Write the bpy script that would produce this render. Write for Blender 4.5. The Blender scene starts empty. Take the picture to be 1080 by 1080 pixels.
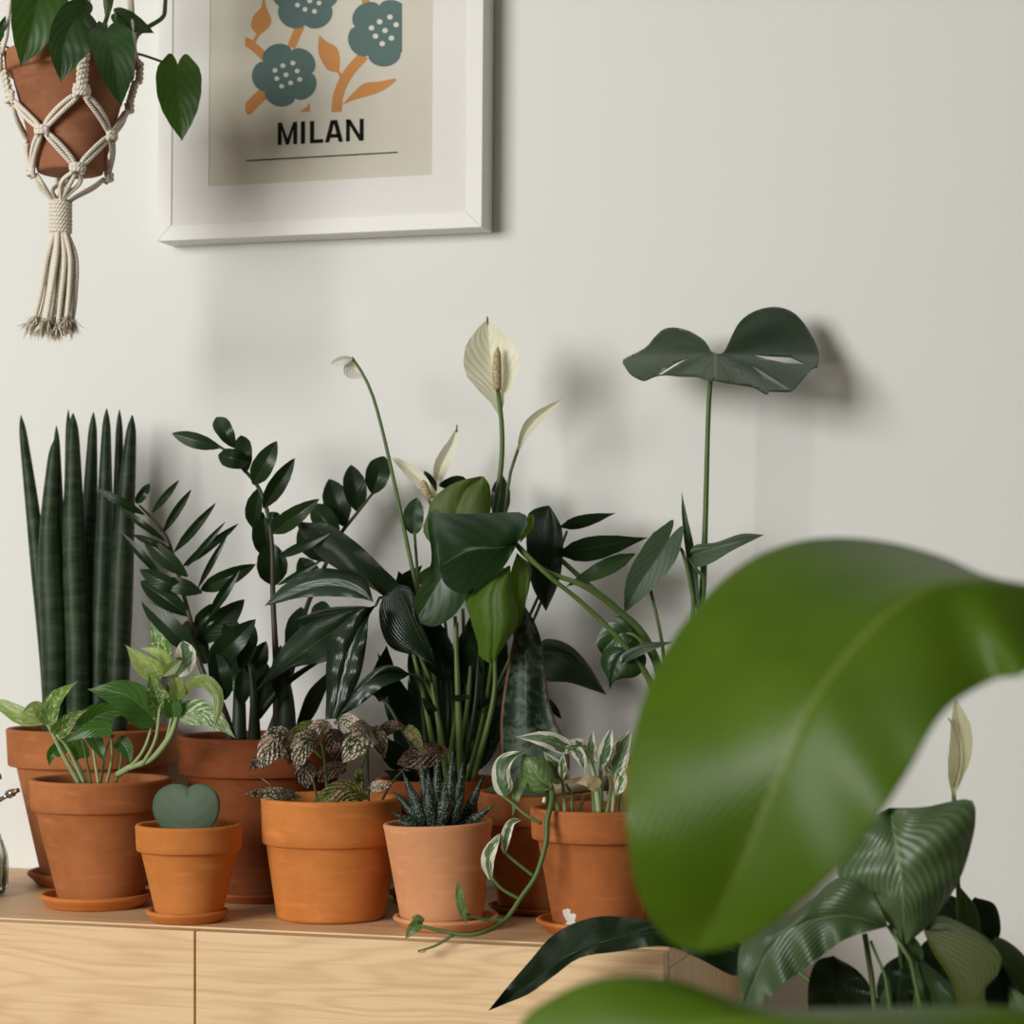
import bpy, bmesh, math, random
from mathutils import Vector, noise
from mathutils.geometry import delaunay_2d_cdt
PI = math.pi
rnd = random.Random(7)
S = bpy.context.scene
C = S.collection

# ------------------------------------------------------------------ camera
FPX, TH, VH = 2350.0, math.radians(17), 640.0      # focal length in px, yaw, horizon row
ZT = 0.74                                           # cabinet top
CAM = Vector((0, -2.33, ZT + 0.306))
FW = Vector((-math.sin(TH), math.cos(TH), 0)); RT = Vector((math.cos(TH), math.sin(TH), 0)); UP = Vector((0, 0, 1))
cd = bpy.data.cameras.new('camera'); cam = bpy.data.objects.new('camera', cd); C.objects.link(cam)
cam.location = CAM; cam.rotation_euler = (PI/2, 0, TH)
cd.sensor_fit = 'HORIZONTAL'; cd.sensor_width = 36; cd.lens = FPX/1080*36
cd.shift_y = (VH-540)/1080; cd.clip_start = .05
cd.dof.use_dof = True; cd.dof.focus_distance = 2.12; cd.dof.aperture_fstop = 7.3; cd.dof.aperture_blades = 9
S.camera = cam

def P(u, v, cm):                     # point seen at (u, v), cm centimetres in front of the wall
    r = FW + RT*((u-540)/FPX) + UP*((VH-v)/FPX)
    return CAM + r*((-cm/100 - CAM.y)/r.y)
def dep(p): return (p-CAM).dot(FW)
def pxs(p): return dep(p)/FPX        # metres per pixel at p
def onz(u, v, z=ZT):
    r = FW + RT*((u-540)/FPX) + UP*((VH-v)/FPX)
    return CAM + r*((z-CAM.z)/r.z)

# ------------------------------------------------------------------ node materials
class NT:
    def __init__(s, name):
        s.m = bpy.data.materials.new(name); s.m.use_nodes = True
        s.t = s.m.node_tree; s.t.nodes.clear()
        s.out = s.t.nodes.new('ShaderNodeOutputMaterial')
    def n(s, typ, ins={}, **kw):
        nd = s.t.nodes.new(typ)
        for k, v in kw.items(): setattr(nd, k, v)
        for k, v in ins.items():
            sk = nd.inputs[k]
            if hasattr(v, 'is_linked'): s.t.links.new(v, sk)
            else: sk.default_value = v
        return nd
    def math(s, op, a, b=0.0, c=0.0, clamp=False):
        return s.n('ShaderNodeMath', {0: a, 1: b, 2: c}, operation=op, use_clamp=clamp).outputs[0]
    def mix(s, f, a, b):
        nd = s.n('ShaderNodeMix', {}, data_type='RGBA')
        for k, v in ((0, f), (6, a), (7, b)):
            if hasattr(v, 'is_linked'): s.t.links.new(v, nd.inputs[k])
            else: nd.inputs[k].default_value = v if k == 0 else (*v, 1) if len(v) == 3 else v
        return nd.outputs[2]
    def ramp(s, f, a, b):            # smooth 0..1 step between a and b
        nd = s.n('ShaderNodeMapRange', {0: f, 1: a, 2: b}, interpolation_type='SMOOTHSTEP')
        return nd.outputs[0]
    def noise(s, vec, scale, detail=3, rough=.55, dist=0):
        return s.n('ShaderNodeTexNoise', {'Vector': vec, 'Scale': scale, 'Detail': detail, 'Roughness': rough, 'Distortion': dist}).outputs['Fac']
    def co(s, which='Object'): return s.n('ShaderNodeTexCoord').outputs[which]
    def scl(s, vec, sc, loc=(0, 0, 0)):
        return s.n('ShaderNodeMapping', {'Vector': vec, 'Scale': sc, 'Location': loc}).outputs[0]
    def bump(s, h, strength, dist):
        return s.n('ShaderNodeBump', {'Height': h, 'Strength': strength, 'Distance': dist}).outputs[0]
    def pbr(s, col, rough=.6, normal=None, spec=.5, **kw):
        ins = {'Base Color': (*col, 1) if isinstance(col, tuple) else col, 'Roughness': rough, 'Specular IOR Level': spec}
        if normal: ins['Normal'] = normal
        ins.update(kw)
        return s.n('ShaderNodeBsdfPrincipled', ins).outputs[0]
    def end(s, sh): s.t.links.new(sh, s.out.inputs[0]); return s.m

def simple(name, col, rough=.6, spec=.5, var=.12, scale=30, bump=0, **kw):
    t = NT(name); o = t.co()
    f = t.noise(o, scale, 4)
    c = t.mix(f, tuple(x*(1-var) for x in col), tuple(min(1, x*(1+var)) for x in col))
    nb = t.bump(t.noise(o, scale*6, 3), bump, .001) if bump else None
    return t.end(t.pbr(c, rough, nb, spec, **kw))

def terracotta(name, a, b, stain=None):
    t = NT(name); o = t.co()
    c = t.mix(t.ramp(t.noise(o, 16, 5, .6), .3, .7), a, b)
    c = t.mix(t.math('MULTIPLY', t.ramp(t.noise(t.scl(o, (1, 1, 5)), 22, 3), .52, .75), .3), c, tuple(min(1, x*1.35+.03) for x in b))
    c = t.mix(t.math('MULTIPLY', t.ramp(t.noise(o, 55, 2), .60, .74), .12), c, tuple(x*.55 for x in a))
    if stain:                         # chalky white flecks near the foot
        d = t.n('ShaderNodeVectorMath', {0: o, 1: stain}, operation='DISTANCE').outputs['Value']
        k = t.math('ADD', d, t.math('MULTIPLY', t.noise(o, 95, 2), .03))
        c = t.mix(t.ramp(k, .0275, .0255), c, (.75, .72, .66))
    grain = t.bump(t.noise(o, 700, 2), .25, .0006)
    return t.end(t.pbr(c, .82, grain, .25))

def leaf_mat(name, base, lite, rib, nveins=14, slant=.55, rough=.38, spec=.5, trans=.25, tcol=None, ribw=.05, veins=.35,
             vbump=.4, pattern=None, pcol=None, pcol2=None, edge=None, sheen=0):
    """A leaf: midrib, side veins from its own UVs, patterns from noise."""
    t = NT(name)
    uv = t.n('ShaderNodeUVMap').outputs[0]
    sp = t.n('ShaderNodeSeparateXYZ', {0: uv})
    x, y = sp.outputs[0], sp.outputs[1]
    s = t.math('ABSOLUTE', t.math('MULTIPLY_ADD', x, 2, -1))
    o = t.co(); ri = t.n('ShaderNodeObjectInfo').outputs['Random']
    ow = t.n('ShaderNodeVectorMath', {0: o, 1: t.n('ShaderNodeCombineXYZ', {0: t.math('MULTIPLY', ri, 37), 1: ri, 2: t.math('MULTIPLY', ri, 91)}).outputs[0]}, operation='ADD').outputs[0]
    ph = t.math('MULTIPLY', t.math('SUBTRACT', y, t.math('MULTIPLY', s, slant*.5)), nveins*2*PI)
    wv = t.math('MULTIPLY_ADD', t.math('SINE', ph), .5, .5)
    vein = t.math('POWER', wv, 3)
    var = t.noise(ow, 14, 3)
    c = t.mix(t.ramp(var, .3, .75), base, lite)
    c = t.mix(t.math('MULTIPLY', vein, veins), c, tuple(min(1, q*1.9+.01) for q in lite))
    br = t.math('MULTIPLY_ADD', ri, .5, .75)
    if pattern == 'marble':           # pothos marbling drawn out along the veins
        pv = t.n('ShaderNodeCombineXYZ', {0: t.math('MULTIPLY', s, 1.3), 1: t.math('MULTIPLY', t.math('SUBTRACT', y, t.math('MULTIPLY', s, .3)), 5), 2: t.math('MULTIPLY_ADD', x, 3, t.math('MULTIPLY', ri, 50))}).outputs[0]
        f = t.ramp(t.noise(pv, 2.6, 5, .65, .6), .50, .60)
        c = t.mix(f, c, pcol)
        if pcol2: c = t.mix(t.math('MULTIPLY', t.ramp(t.noise(pv, 1.2, 2), .52, .6), f), c, pcol2)
    elif pattern == 'blotch':         # broad white margins
        pv = t.n('ShaderNodeCombineXYZ', {0: t.math('MULTIPLY', x, 2.6), 1: t.math('MULTIPLY', y, 1.8), 2: t.math('MULTIPLY', ri, 50)}).outputs[0]
        m_ = t.math('ADD', s, t.math('MULTIPLY_ADD', t.noise(pv, 1.5, 2, .5, .4), 2.6, -1.3))
        g = t.ramp(t.noise(pv, 3.2, 2), .55, .60)
        c = t.mix(t.math('MULTIPLY', g, .6), c, pcol2)
        f = t.ramp(m_, .50, .56)
        c = t.mix(f, c, pcol)
    elif pattern == 'speckle':        # pink freckled leaf with green veins
        vn = t.n('ShaderNodeTexVoronoi', {'Vector': ow, 'Scale': 270}, feature='DISTANCE_TO_EDGE').outputs[0]
        f = t.ramp(t.math('ADD', vn, t.math('MULTIPLY', t.noise(ow, 60, 2), .38)), .26, .32)
        c = t.mix(t.math('MULTIPLY', f, .92), c, t.mix(t.ramp(t.noise(ow, 35, 2), .4, .6), pcol, pcol2))
    elif pattern == 'mottle':         # bands of grey green cells
        n1 = t.noise(t.scl(ow, (1, 1, 1.5)), 95, 3, .6, .3); n2 = t.noise(ow, 18, 2)
        g = t.math('ADD', t.math('ADD', n1, t.math('MULTIPLY', n2, .5)), t.math('MULTIPLY', y, .16))
        c = t.mix(t.ramp(g, .78, .90), c, pcol)
    elif pattern == 'bands':          # cylinder snake plant: cross bands and fine lines
        n1 = t.noise(t.n('ShaderNodeCombineXYZ', {0: t.math('MULTIPLY', ri, 50), 1: t.math('MULTIPLY', y, 20), 2: t.math('MULTIPLY', x, .8)}).outputs[0], 1.6, 4, .6)
        c = t.mix(t.ramp(n1, .42, .66), c, pcol)
        n2 = t.math('POWER', t.math('MULTIPLY_ADD', t.math('SINE', t.math('MULTIPLY', x, 2*PI*7)), .5, .5), 6)
        c = t.mix(t.math('MULTIPLY', n2, .45), c, tuple(q*.4 for q in base))
    elif pattern == 'dots':
        vn = t.n('ShaderNodeTexVoronoi', {'Vector': t.scl(ow, (1, 1, 1)), 'Scale': 520}).outputs['Distance']
        f = t.ramp(vn, .36, .24)
        c = t.mix(f, c, pcol)
    if ribw: c = t.mix(t.math('MULTIPLY', t.ramp(s, ribw, ribw*.35), .85), c, rib)
    if edge: c = t.mix(t.ramp(s, .93, .985), c, edge)
    hsv = t.n('ShaderNodeHueSaturation', {'Value': br, 'Color': c}).outputs[0]
    h = t.math('ADD', t.math('MULTIPLY', wv, -1), t.math('MULTIPLY', t.ramp(s, .0, .09), 1.2))
    h = t.math('ADD', h, t.math('MULTIPLY', t.noise(ow, 60, 2), .7))
    if pattern == 'dots': h = t.math('MULTIPLY', f, 3)
    nb = t.bump(h, vbump, .0012)
    sh = t.pbr(hsv, rough, nb, spec, **({'Sheen Weight': sheen, 'Sheen Roughness': .5, 'Sheen Tint': (.85, .95, .85, 1)} if sheen else {}))
    if trans:
        tc = tcol or tuple(min(1, q*2.4) for q in lite)
        tl = t.n('ShaderNodeBsdfTranslucent', {'Color': t.mix(.75, hsv, tc), 'Normal': nb}).outputs[0]
        sh = t.n('ShaderNodeMixShader', {0: trans, 1: sh, 2: tl}).outputs[0]
    return t.end(sh)

M = {}
M['wall'] = simple('wall_paint', (.785, .785, .745), .9, .2, .015, 3, .12)
M['wall_room'] = simple('wall_paint_grey', (.14, .14, .135), .9, .2, .015, 3)
M['ceiling'] = simple('ceiling_paint', (.36, .36, .355), .9, .2, .01, 3)
M['floor'] = simple('floor_boards', (.24, .18, .12), .5, .4, .2, 8)
M['trim'] = simple('trim_paint', (.82, .81, .79), .5, .4, .02, 6)
M['dark'] = simple('dark_gap', (.05, .035, .025), .9, .1)
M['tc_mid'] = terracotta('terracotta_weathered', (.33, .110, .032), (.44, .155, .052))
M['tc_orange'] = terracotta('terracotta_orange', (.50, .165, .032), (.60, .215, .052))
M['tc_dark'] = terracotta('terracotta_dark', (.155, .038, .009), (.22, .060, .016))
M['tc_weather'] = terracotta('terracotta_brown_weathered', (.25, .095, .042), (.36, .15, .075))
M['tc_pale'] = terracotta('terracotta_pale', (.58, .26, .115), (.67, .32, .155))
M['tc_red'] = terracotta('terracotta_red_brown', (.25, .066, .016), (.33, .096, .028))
M['soil'] = simple('potting_soil', (.030, .021, .015), .95, .1, .5, 90, .8)
M['white_frame'] = simple('white_lacquer', (.80, .79, .76), .45, .4, .02, 8)
M['mount'] = simple('mount_board', (.82, .80, .76), .9, .1, .015, 60)
M['paper'] = simple('poster_paper', (.66, .625, .53), .85, .15, .03, 90)
M['ink_blue'] = simple('ink_blue', (.118, .182, .170), .85, .1, .06, 60)
M['ink_orange'] = simple('ink_orange', (.60, .275, .095), .85, .1, .05, 60)
M['ink_black'] = simple('ink_black', (.008, .012, .008), .8, .1, .05, 60)
M['ink_dot'] = simple('ink_dot', (.70, .66, .58), .85, .1, .03, 60)
M['steel'] = simple('nickel', (.42, .42, .40), .25, .5, .1, 20, Metallic=1.0)
M['brass'] = simple('aged_brass', (.42, .25, .11), .35, .5, .2, 40, Metallic=1.0)
t = NT('clear_glass'); M['glass'] = t.end(t.n('ShaderNodeBsdfGlass', {'Color': (.93, .97, .95, 1), 'Roughness': .02, 'IOR': 1.45}).outputs[0])

def wood(name, along):                # oak veneer, grain along one axis, cathedral figure
    t = NT(name); o = t.co()
    sc = {'x': (.9, 5, 9), 'z': (9, 9, .9)}[along]
    m = t.scl(o, sc)
    n1 = t.noise(m, 1.1, 3, .5, .4)
    rings = t.math('SINE', t.math('MULTIPLY', n1, 120))
    rings = t.math('POWER', t.math('MULTIPLY_ADD', rings, .5, .5), 2)
    fine = t.noise(t.scl(o, {'x': (6, 200, 260), 'z': (220, 220, 6)}[along]), 1.0, 4, .7)
    c = t.mix(t.ramp(t.noise(m, .8, 2), .3, .7), (.70, .475, .255), (.80, .57, .325))
    c = t.mix(t.math('MULTIPLY', rings, .45), c, (.58, .365, .175))
    c = t.mix(t.math('MULTIPLY', t.ramp(fine, .48, .7), .45), c, (.50, .31, .145))
    return t.end(t.pbr(c, .5, t.bump(fine, .12, .0006), .35))
M['oak'] = wood('oak_veneer', 'x'); M['oak_side'] = wood('oak_side_veneer', 'z')

t = NT('cotton_cord'); uv = t.n('ShaderNodeUVMap').outputs[0]; sp = t.n('ShaderNodeSeparateXYZ', {0: uv})
tw = t.math('SINE', t.math('ADD', t.math('MULTIPLY', sp.outputs[1], 2200), t.math('MULTIPLY', sp.outputs[0], 12.566)))
cc = t.mix(t.math('MULTIPLY_ADD', tw, .12, .2), (.80, .74, .63), (.66, .59, .48))
M['cord'] = t.end(t.pbr(cc, .95, t.bump(tw, .5, .0006), .1))
M['cotton'] = simple('cotton_fibre', (.72, .66, .54), .95, .1, .1, 80)

L = {}
L['zz'] = leaf_mat('zz_leaf', (.008, .022, .006), (.013, .033, .009), (.03, .055, .018), 10, .5, .36, .3, .06, (.05, .12, .02), .05, .04, .07)
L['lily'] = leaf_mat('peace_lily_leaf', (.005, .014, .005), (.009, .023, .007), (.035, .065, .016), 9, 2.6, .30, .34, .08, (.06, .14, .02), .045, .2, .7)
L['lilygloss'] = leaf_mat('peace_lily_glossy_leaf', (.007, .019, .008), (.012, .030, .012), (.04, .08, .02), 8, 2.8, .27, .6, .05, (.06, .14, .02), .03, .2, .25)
L['lilylit'] = leaf_mat('peace_lily_lit_leaf', (.028, .060, .020), (.045, .085, .028), (.10, .15, .06), 9, 2.2, .42, .4, .2, (.12, .22, .04), .04, .3, .5)  # lit look put into the colour: brighter copy of the lily leaf
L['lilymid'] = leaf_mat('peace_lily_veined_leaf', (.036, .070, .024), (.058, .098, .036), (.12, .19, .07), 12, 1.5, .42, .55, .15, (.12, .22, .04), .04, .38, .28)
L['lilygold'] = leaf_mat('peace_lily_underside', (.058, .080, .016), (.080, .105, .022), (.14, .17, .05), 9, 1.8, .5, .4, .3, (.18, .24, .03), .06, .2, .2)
L['mon'] = leaf_mat('split_leaf', (.014, .034, .012), (.022, .048, .018), (.09, .13, .06), 7, .6, .48, .5, .08, (.07, .15, .03), .022, .15, .15, sheen=.35)
L['mongrey'] = leaf_mat('heart_leaf_grey_green', (.030, .056, .028), (.044, .075, .038), (.065, .10, .05), 7, .9, .5, .4, .1, (.10, .2, .05), .02, .12, .08)
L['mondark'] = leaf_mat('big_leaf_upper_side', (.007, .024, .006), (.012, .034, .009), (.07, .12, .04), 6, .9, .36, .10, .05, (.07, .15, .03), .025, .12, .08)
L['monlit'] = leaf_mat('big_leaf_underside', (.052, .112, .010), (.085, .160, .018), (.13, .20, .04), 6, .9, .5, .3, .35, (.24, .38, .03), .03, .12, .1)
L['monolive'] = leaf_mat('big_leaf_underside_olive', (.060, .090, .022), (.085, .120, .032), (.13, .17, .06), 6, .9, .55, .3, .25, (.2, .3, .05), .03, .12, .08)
L['philo'] = leaf_mat('heart_leaf_green', (.022, .065, .012), (.040, .095, .018), (.06, .12, .03), 6, .9, .36, .45, .22, (.15, .33, .02), .03, .2, .12)
L['philodark'] = leaf_mat('heart_leaf_deep_green', (.012, .034, .010), (.022, .054, .014), (.03, .07, .02), 6, .9, .35, .4, .12, (.1, .25, .02), .03, .2, .12)
L['pothos'] = leaf_mat('pothos_marbled_leaf', (.045, .125, .018), (.080, .180, .028), (.22, .34, .10), 7, .7, .36, .5, .22, (.3, .5, .08), .03, .1, .25, 'marble', (.42, .52, .20), (.62, .66, .45))
L['pothosgreen'] = leaf_mat('pothos_green_leaf', (.030, .100, .012), (.050, .140, .022), (.14, .26, .06), 7, .7, .34, .5, .2, (.2, .4, .04), .03, .15, .25)
L['pothosyellow'] = leaf_mat('pothos_yellow_leaf', (.16, .26, .05), (.28, .38, .10), (.4, .5, .2), 7, .7, .4, .45, .3, (.5, .65, .15), .03, .1, .2, 'marble', (.50, .55, .26), (.12, .24, .05))
L['njoy'] = leaf_mat('white_edged_pothos_leaf', (.060, .130, .050), (.10, .180, .075), (.22, .32, .16), 6, .7, .4, .45, .2, (.4, .5, .25), .02, .1, .2, 'blotch', (.72, .70, .56), (.20, .29, .16))
L['njoygreen'] = leaf_mat('pothos_fresh_leaf', (.070, .150, .030), (.12, .22, .06), (.32, .42, .22), 6, .7, .4, .45, .2, (.4, .5, .2), .05, .1, .2, 'marble', (.20, .28, .12), None)
L['blush'] = leaf_mat('blushed_leaf', (.30, .25, .13), (.42, .32, .18), (.4, .4, .22), 6, .7, .5, .4, .25, None, .03, .1, .2)
L['polka'] = leaf_mat('pink_freckled_leaf', (.022, .042, .012), (.035, .058, .018), (.10, .12, .04), 6, .8, .5, .4, .12, (.3, .3, .15), .035, .1, .9, 'speckle', (.60, .44, .34), (.66, .54, .42))
L['polkadark'] = leaf_mat('dark_freckled_leaf', (.016, .018, .008), (.026, .026, .010), (.07, .06, .03), 6, .8, .5, .4, .1, (.25, .2, .1), .035, .1, .9, 'speckle', (.24, .13, .085), (.32, .2, .14))
L['polkaolive'] = leaf_mat('olive_freckled_leaf', (.045, .058, .010), (.07, .085, .014), (.08, .10, .02), 6, .8, .55, .4, .1, (.25, .3, .08), .04, .1, .9, 'speckle', (.30, .19, .10), (.16, .2, .03))
L['haw'] = leaf_mat('zebra_leaf', (.007, .020, .009), (.011, .028, .013), (0, 0, 0), 6, .8, .5, .4, 0, None, 0, 0, .6, 'dots', (.30, .36, .29))
L['snake'] = leaf_mat('cylinder_leaf', (.011, .026, .010), (.017, .036, .014), (0, 0, 0), 6, .8, .5, .25, 0, None, 0, 0, .15, 'bands', (.036, .060, .024))
L['fin'] = leaf_mat('whale_fin_leaf', (.009, .022, .012), (.016, .034, .018), (0, 0, 0), 3, .8, .5, .3, 0, None, 0, 0, .04, 'mottle', (.070, .110, .066), None, (.15, .06, .03))
L['hoya'] = leaf_mat('heart_hoya_leaf', (.080, .122, .072), (.096, .142, .086), (.09, .14, .085), 5, .6, .6, .3, 0, None, .0, .0, .1)
L['banana'] = leaf_mat('paddle_leaf', (.050, .104, .003), (.074, .140, .004), (.14, .19, .03), 30, 1.0, .36, .26, .30, (.34, .44, .008), .035, .22, .14)
L['spathe'] = leaf_mat('spathe_cream', (.66, .64, .47), (.76, .74, .60), (.55, .58, .35), 8, .9, .5, .35, .3, (.85, .85, .6), .02, .15, .3)
L['spathewhite'] = leaf_mat('spathe_white', (.74, .72, .62), (.82, .80, .72), (.7, .7, .55), 8, .9, .5, .35, .3, (.9, .9, .75), .02, .1, .3)
L['dryspathe'] = leaf_mat('dried_spathe', (.42, .42, .22), (.56, .54, .34), (.26, .18, .06), 8, .9, .6, .3, .3, (.7, .7, .4), .03, .2, .3)
def stem_mat(n, a, b, rough=.5): return simple(n, tuple((x+y)/2 for x, y in zip(a, b)), rough, .4, .3, 40)
M['stem'] = stem_mat('green_stem', (.07, .12, .025), (.10, .16, .04))
M['stemdark'] = stem_mat('dark_stem', (.014, .028, .010), (.022, .040, .014))
M['stembrown'] = stem_mat('brown_stem', (.040, .034, .018), (.060, .050, .028))
M['stempale'] = stem_mat('pale_stem', (.24, .32, .13), (.34, .42, .2))
M['stembanana'] = stem_mat('paddle_stalk', (.10, .17, .02), (.14, .22, .03))
M['twig'] = stem_mat('dry_twig', (.20, .15, .08), (.26, .2, .11))
t = NT('spadix'); o = t.co(); vn = t.n('ShaderNodeTexVoronoi', {'Vector': o, 'Scale': 520}).outputs['Distance']
M['spadix'] = t.end(t.pbr(t.mix(t.ramp(vn, .2, .55), (.66, .56, .40), (.34, .27, .12)), .7, t.bump(vn, -.9, .001), .3))

# ------------------------------------------------------------------ object helpers
def mesh_obj(name, verts, faces, mat, parent=None, uvs=None, smooth=True):
    me = bpy.data.meshes.new(name)
    off = Vector(parent['_o']) if parent is not None and '_o' in parent else Vector((0, 0, 0))
    me.from_pydata([tuple(Vector(v)-off) for v in verts], [], faces)
    if uvs:
        ul = me.uv_layers.new(name='UVMap')
        for lp in me.loops: ul.data[lp.index].uv = uvs[lp.vertex_index]
    if smooth: me.polygons.foreach_set('use_smooth', [True]*len(me.polygons))
    me.update()
    o = bpy.data.objects.new(name, me); C.objects.link(o)
    if mat: me.materials.append(mat)
    if parent is not None:
        o.parent = parent; o['_o'] = list(off)
    return o

def thing(name, label, cat, loc, group=None):
    o = bpy.data.objects.new(name, None); C.objects.link(o)
    o.location = loc; o.empty_display_size = .05
    o['_o'] = list(loc); o['label'] = label; o['category'] = cat
    if group: o['group'] = group
    return o
def tag(o, label, cat, group=None):
    o['label'] = label; o['category'] = cat
    if group: o['group'] = group
    return o
def struct(o): o['kind'] = 'structure'; return o

def box(name, lo, hi, mat, parent=None, bev=.0):
    bm = bmesh.new(); bmesh.ops.create_cube(bm, size=1)
    for v in bm.verts: v.co = Vector([lo[i]+(hi[i]-lo[i])*(v.co[i]+.5) for i in range(3)])
    if bev: bmesh.ops.bevel(bm, geom=bm.edges[:], offset=bev, segments=2, affect='EDGES', profile=.6)
    bm.verts.index_update()
    vs = [v.co.copy() for v in bm.verts]; fs = [[v.index for v in f.verts] for f in bm.faces]; bm.free()
    return mesh_obj(name, vs, fs, mat, parent, smooth=False)

def boxes(name, lst, mat, parent=None):
    vs, fs = [], []
    for lo, hi in lst:
        b = len(vs)
        for i in range(8): vs.append(Vector((hi[0] if i & 1 else lo[0], hi[1] if i & 2 else lo[1], hi[2] if i & 4 else lo[2])))
        fs += [[b+k for k in q] for q in ((0, 2, 3, 1), (4, 5, 7, 6), (0, 1, 5, 4), (2, 6, 7, 3), (0, 4, 6, 2), (1, 3, 7, 5))]
    return mesh_obj(name, vs, fs, mat, parent, smooth=False)

def lathe(name, cx, cy, prof, mat, parent=None, n=64, wob=0.0, tilt=None):
    vs, fs, uvs = [], [], []
    for k, (r, z) in enumerate(prof):
        for i in range(n):
            a = 2*PI*i/n; rr = r*(1+wob*math.sin(3*a+z*40))
            vs.append(Vector((cx+rr*math.cos(a), cy+rr*math.sin(a), z))); uvs.append((i/n, k/len(prof)))
    for k in range(len(prof)-1):
        for i in range(n):
            j = (i+1) % n; fs.append((k*n+i, k*n+j, (k+1)*n+j, (k+1)*n+i))
    if tilt:
        piv, m = tilt
        vs = [piv + m @ (v-piv) for v in vs]
    return mesh_obj(name, vs, fs, mat, parent, uvs)

def crom(pts, t):                     # Catmull-Rom through pts (tuples), t in 0..1 by index
    n = len(pts)-1
    if n == 0: return pts[0]
    x = min(max(t, 0), 1)*n; i = min(int(x), n-1); f = x-i
    p1, p2 = pts[i], pts[i+1]
    p0 = pts[i-1] if i > 0 else tuple(2*a-b for a, b in zip(p1, p2))
    p3 = pts[i+2] if i+2 <= n else tuple(2*b-a for a, b in zip(p1, p2))
    return tuple(.5*(2*b + (c-a)*f + (2*a-5*b+4*c-d)*f*f + (3*b-a-3*c+d)*f**3) for a, b, c, d in zip(p0, p1, p2, p3))
def resample(pts, n):                 # n+1 points evenly spaced by length
    fine = [crom(pts, i/(12*len(pts))) for i in range(12*len(pts)+1)]
    d = [0]
    for a, b in zip(fine, fine[1:]): d.append(d[-1]+math.sqrt(sum((x-y)**2 for x, y in zip(a, b))))
    out, k = [], 0
    for i in range(n+1):
        q = d[-1]*i/n
        while k < len(d)-2 and d[k+1] < q: k += 1
        f = (q-d[k])/max(d[k+1]-d[k], 1e-9)
        out.append(tuple(a+(b-a)*f for a, b in zip(fine[k], fine[k+1])))
    return out

def wtube(name, pts, rad, mat, parent=None, ns=8, n=None, cap=True, rfun=None):
    """A round stem through world points; rad = (start, end) or a list."""
    n = n or max(6, 4*len(pts))
    q = [Vector(p) for p in resample([tuple(p) for p in pts], n)]
    vs, fs, uvs = [], [], []; ln = 0
    prev = None
    for i, p in enumerate(q):
        T = (q[min(i+1, n)]-q[max(i-1, 0)]).normalized()
        if prev is None:
            a = T.orthogonal().normalized()
        else:
            a = (prev - T*prev.dot(T)).normalized()
        prev = a; b = T.cross(a)
        tt = i/n
        if rfun: r = rfun(tt)
        else:
            x = tt*(len(rad)-1); k = min(int(x), len(rad)-2); r = rad[k]+(rad[k+1]-rad[k])*(x-k)
        if i: ln += (q[i]-q[i-1]).length
        for j in range(ns+1):
            ph = 2*PI*j/ns
            vs.append(p+a*(r*math.cos(ph))+b*(r*math.sin(ph))); uvs.append((j/ns, ln if not rfun else tt))
    m = ns+1
    for i in range(n):
        for j in range(ns): fs.append((i*m+j, i*m+j+1, (i+1)*m+j+1, (i+1)*m+j))
    if cap:
        fs.append(tuple(range(ns-1, -1, -1))); fs.append(tuple(n*m+j for j in range(ns)))
    return mesh_obj(name, vs, fs, mat, parent, uvs)

def px3(p, cm0):                      # (u, v[, cm]) -> world point, kept off the wall
    return P(p[0], p[1], max(p[2] if len(p) > 2 else cm0, .4))

def stem(par, mat, pts, r, cm0, name='stem', ns=8):
    w = [px3(p, cm0) for p in pts]
    k = pxs(w[0])
    return wtube(name, w, [x*k for x in (r if isinstance(r, (tuple, list)) else (r, r))], M[mat], par, ns)

PROF = {
 'lance': [(0, .05), (.08, .35), (.2, .8), (.35, 1), (.5, .95), (.68, .68), (.82, .36), (.92, .13), (1, .0)],
 'ovate': [(0, .10), (.12, .50), (.3, .88), (.48, 1), (.66, .90), (.82, .60), (.93, .28), (1, .0)],
 'thin':  [(0, .15), (.15, .6), (.4, 1), (.6, .92), (.8, .55), (1, .0)],
 'heart': [(0, .62), (.08, .90), (.2, 1), (.36, .97), (.55, .76), (.73, .45), (.88, .17), (.95, .06), (1, .0)],
 'cordate': [(0, .62), (.08, .90), (.22, 1), (.42, .97), (.6, .80), (.76, .54), (.88, .27), (.95, .09), (1, .0)],
 'round': [(0, .25), (.1, .62), (.25, .90), (.45, 1), (.65, .95), (.82, .7), (.94, .35), (1, .05)],
 'spath': [(0, .06), (.12, .25), (.25, .62), (.42, .95), (.58, 1), (.75, .85), (.9, .45), (.97, .15), (1, .0)],
}
def prof(name, t):
    a = PROF[name]
    for (x0, y0), (x1, y1) in zip(a, a[1:]):
        if t <= x1:
            f = (t-x0)/(x1-x0); f = f*f*(3-2*f)*.5+f*.5
            return y0+(y1-y0)*f
    return a[-1][1]

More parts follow.
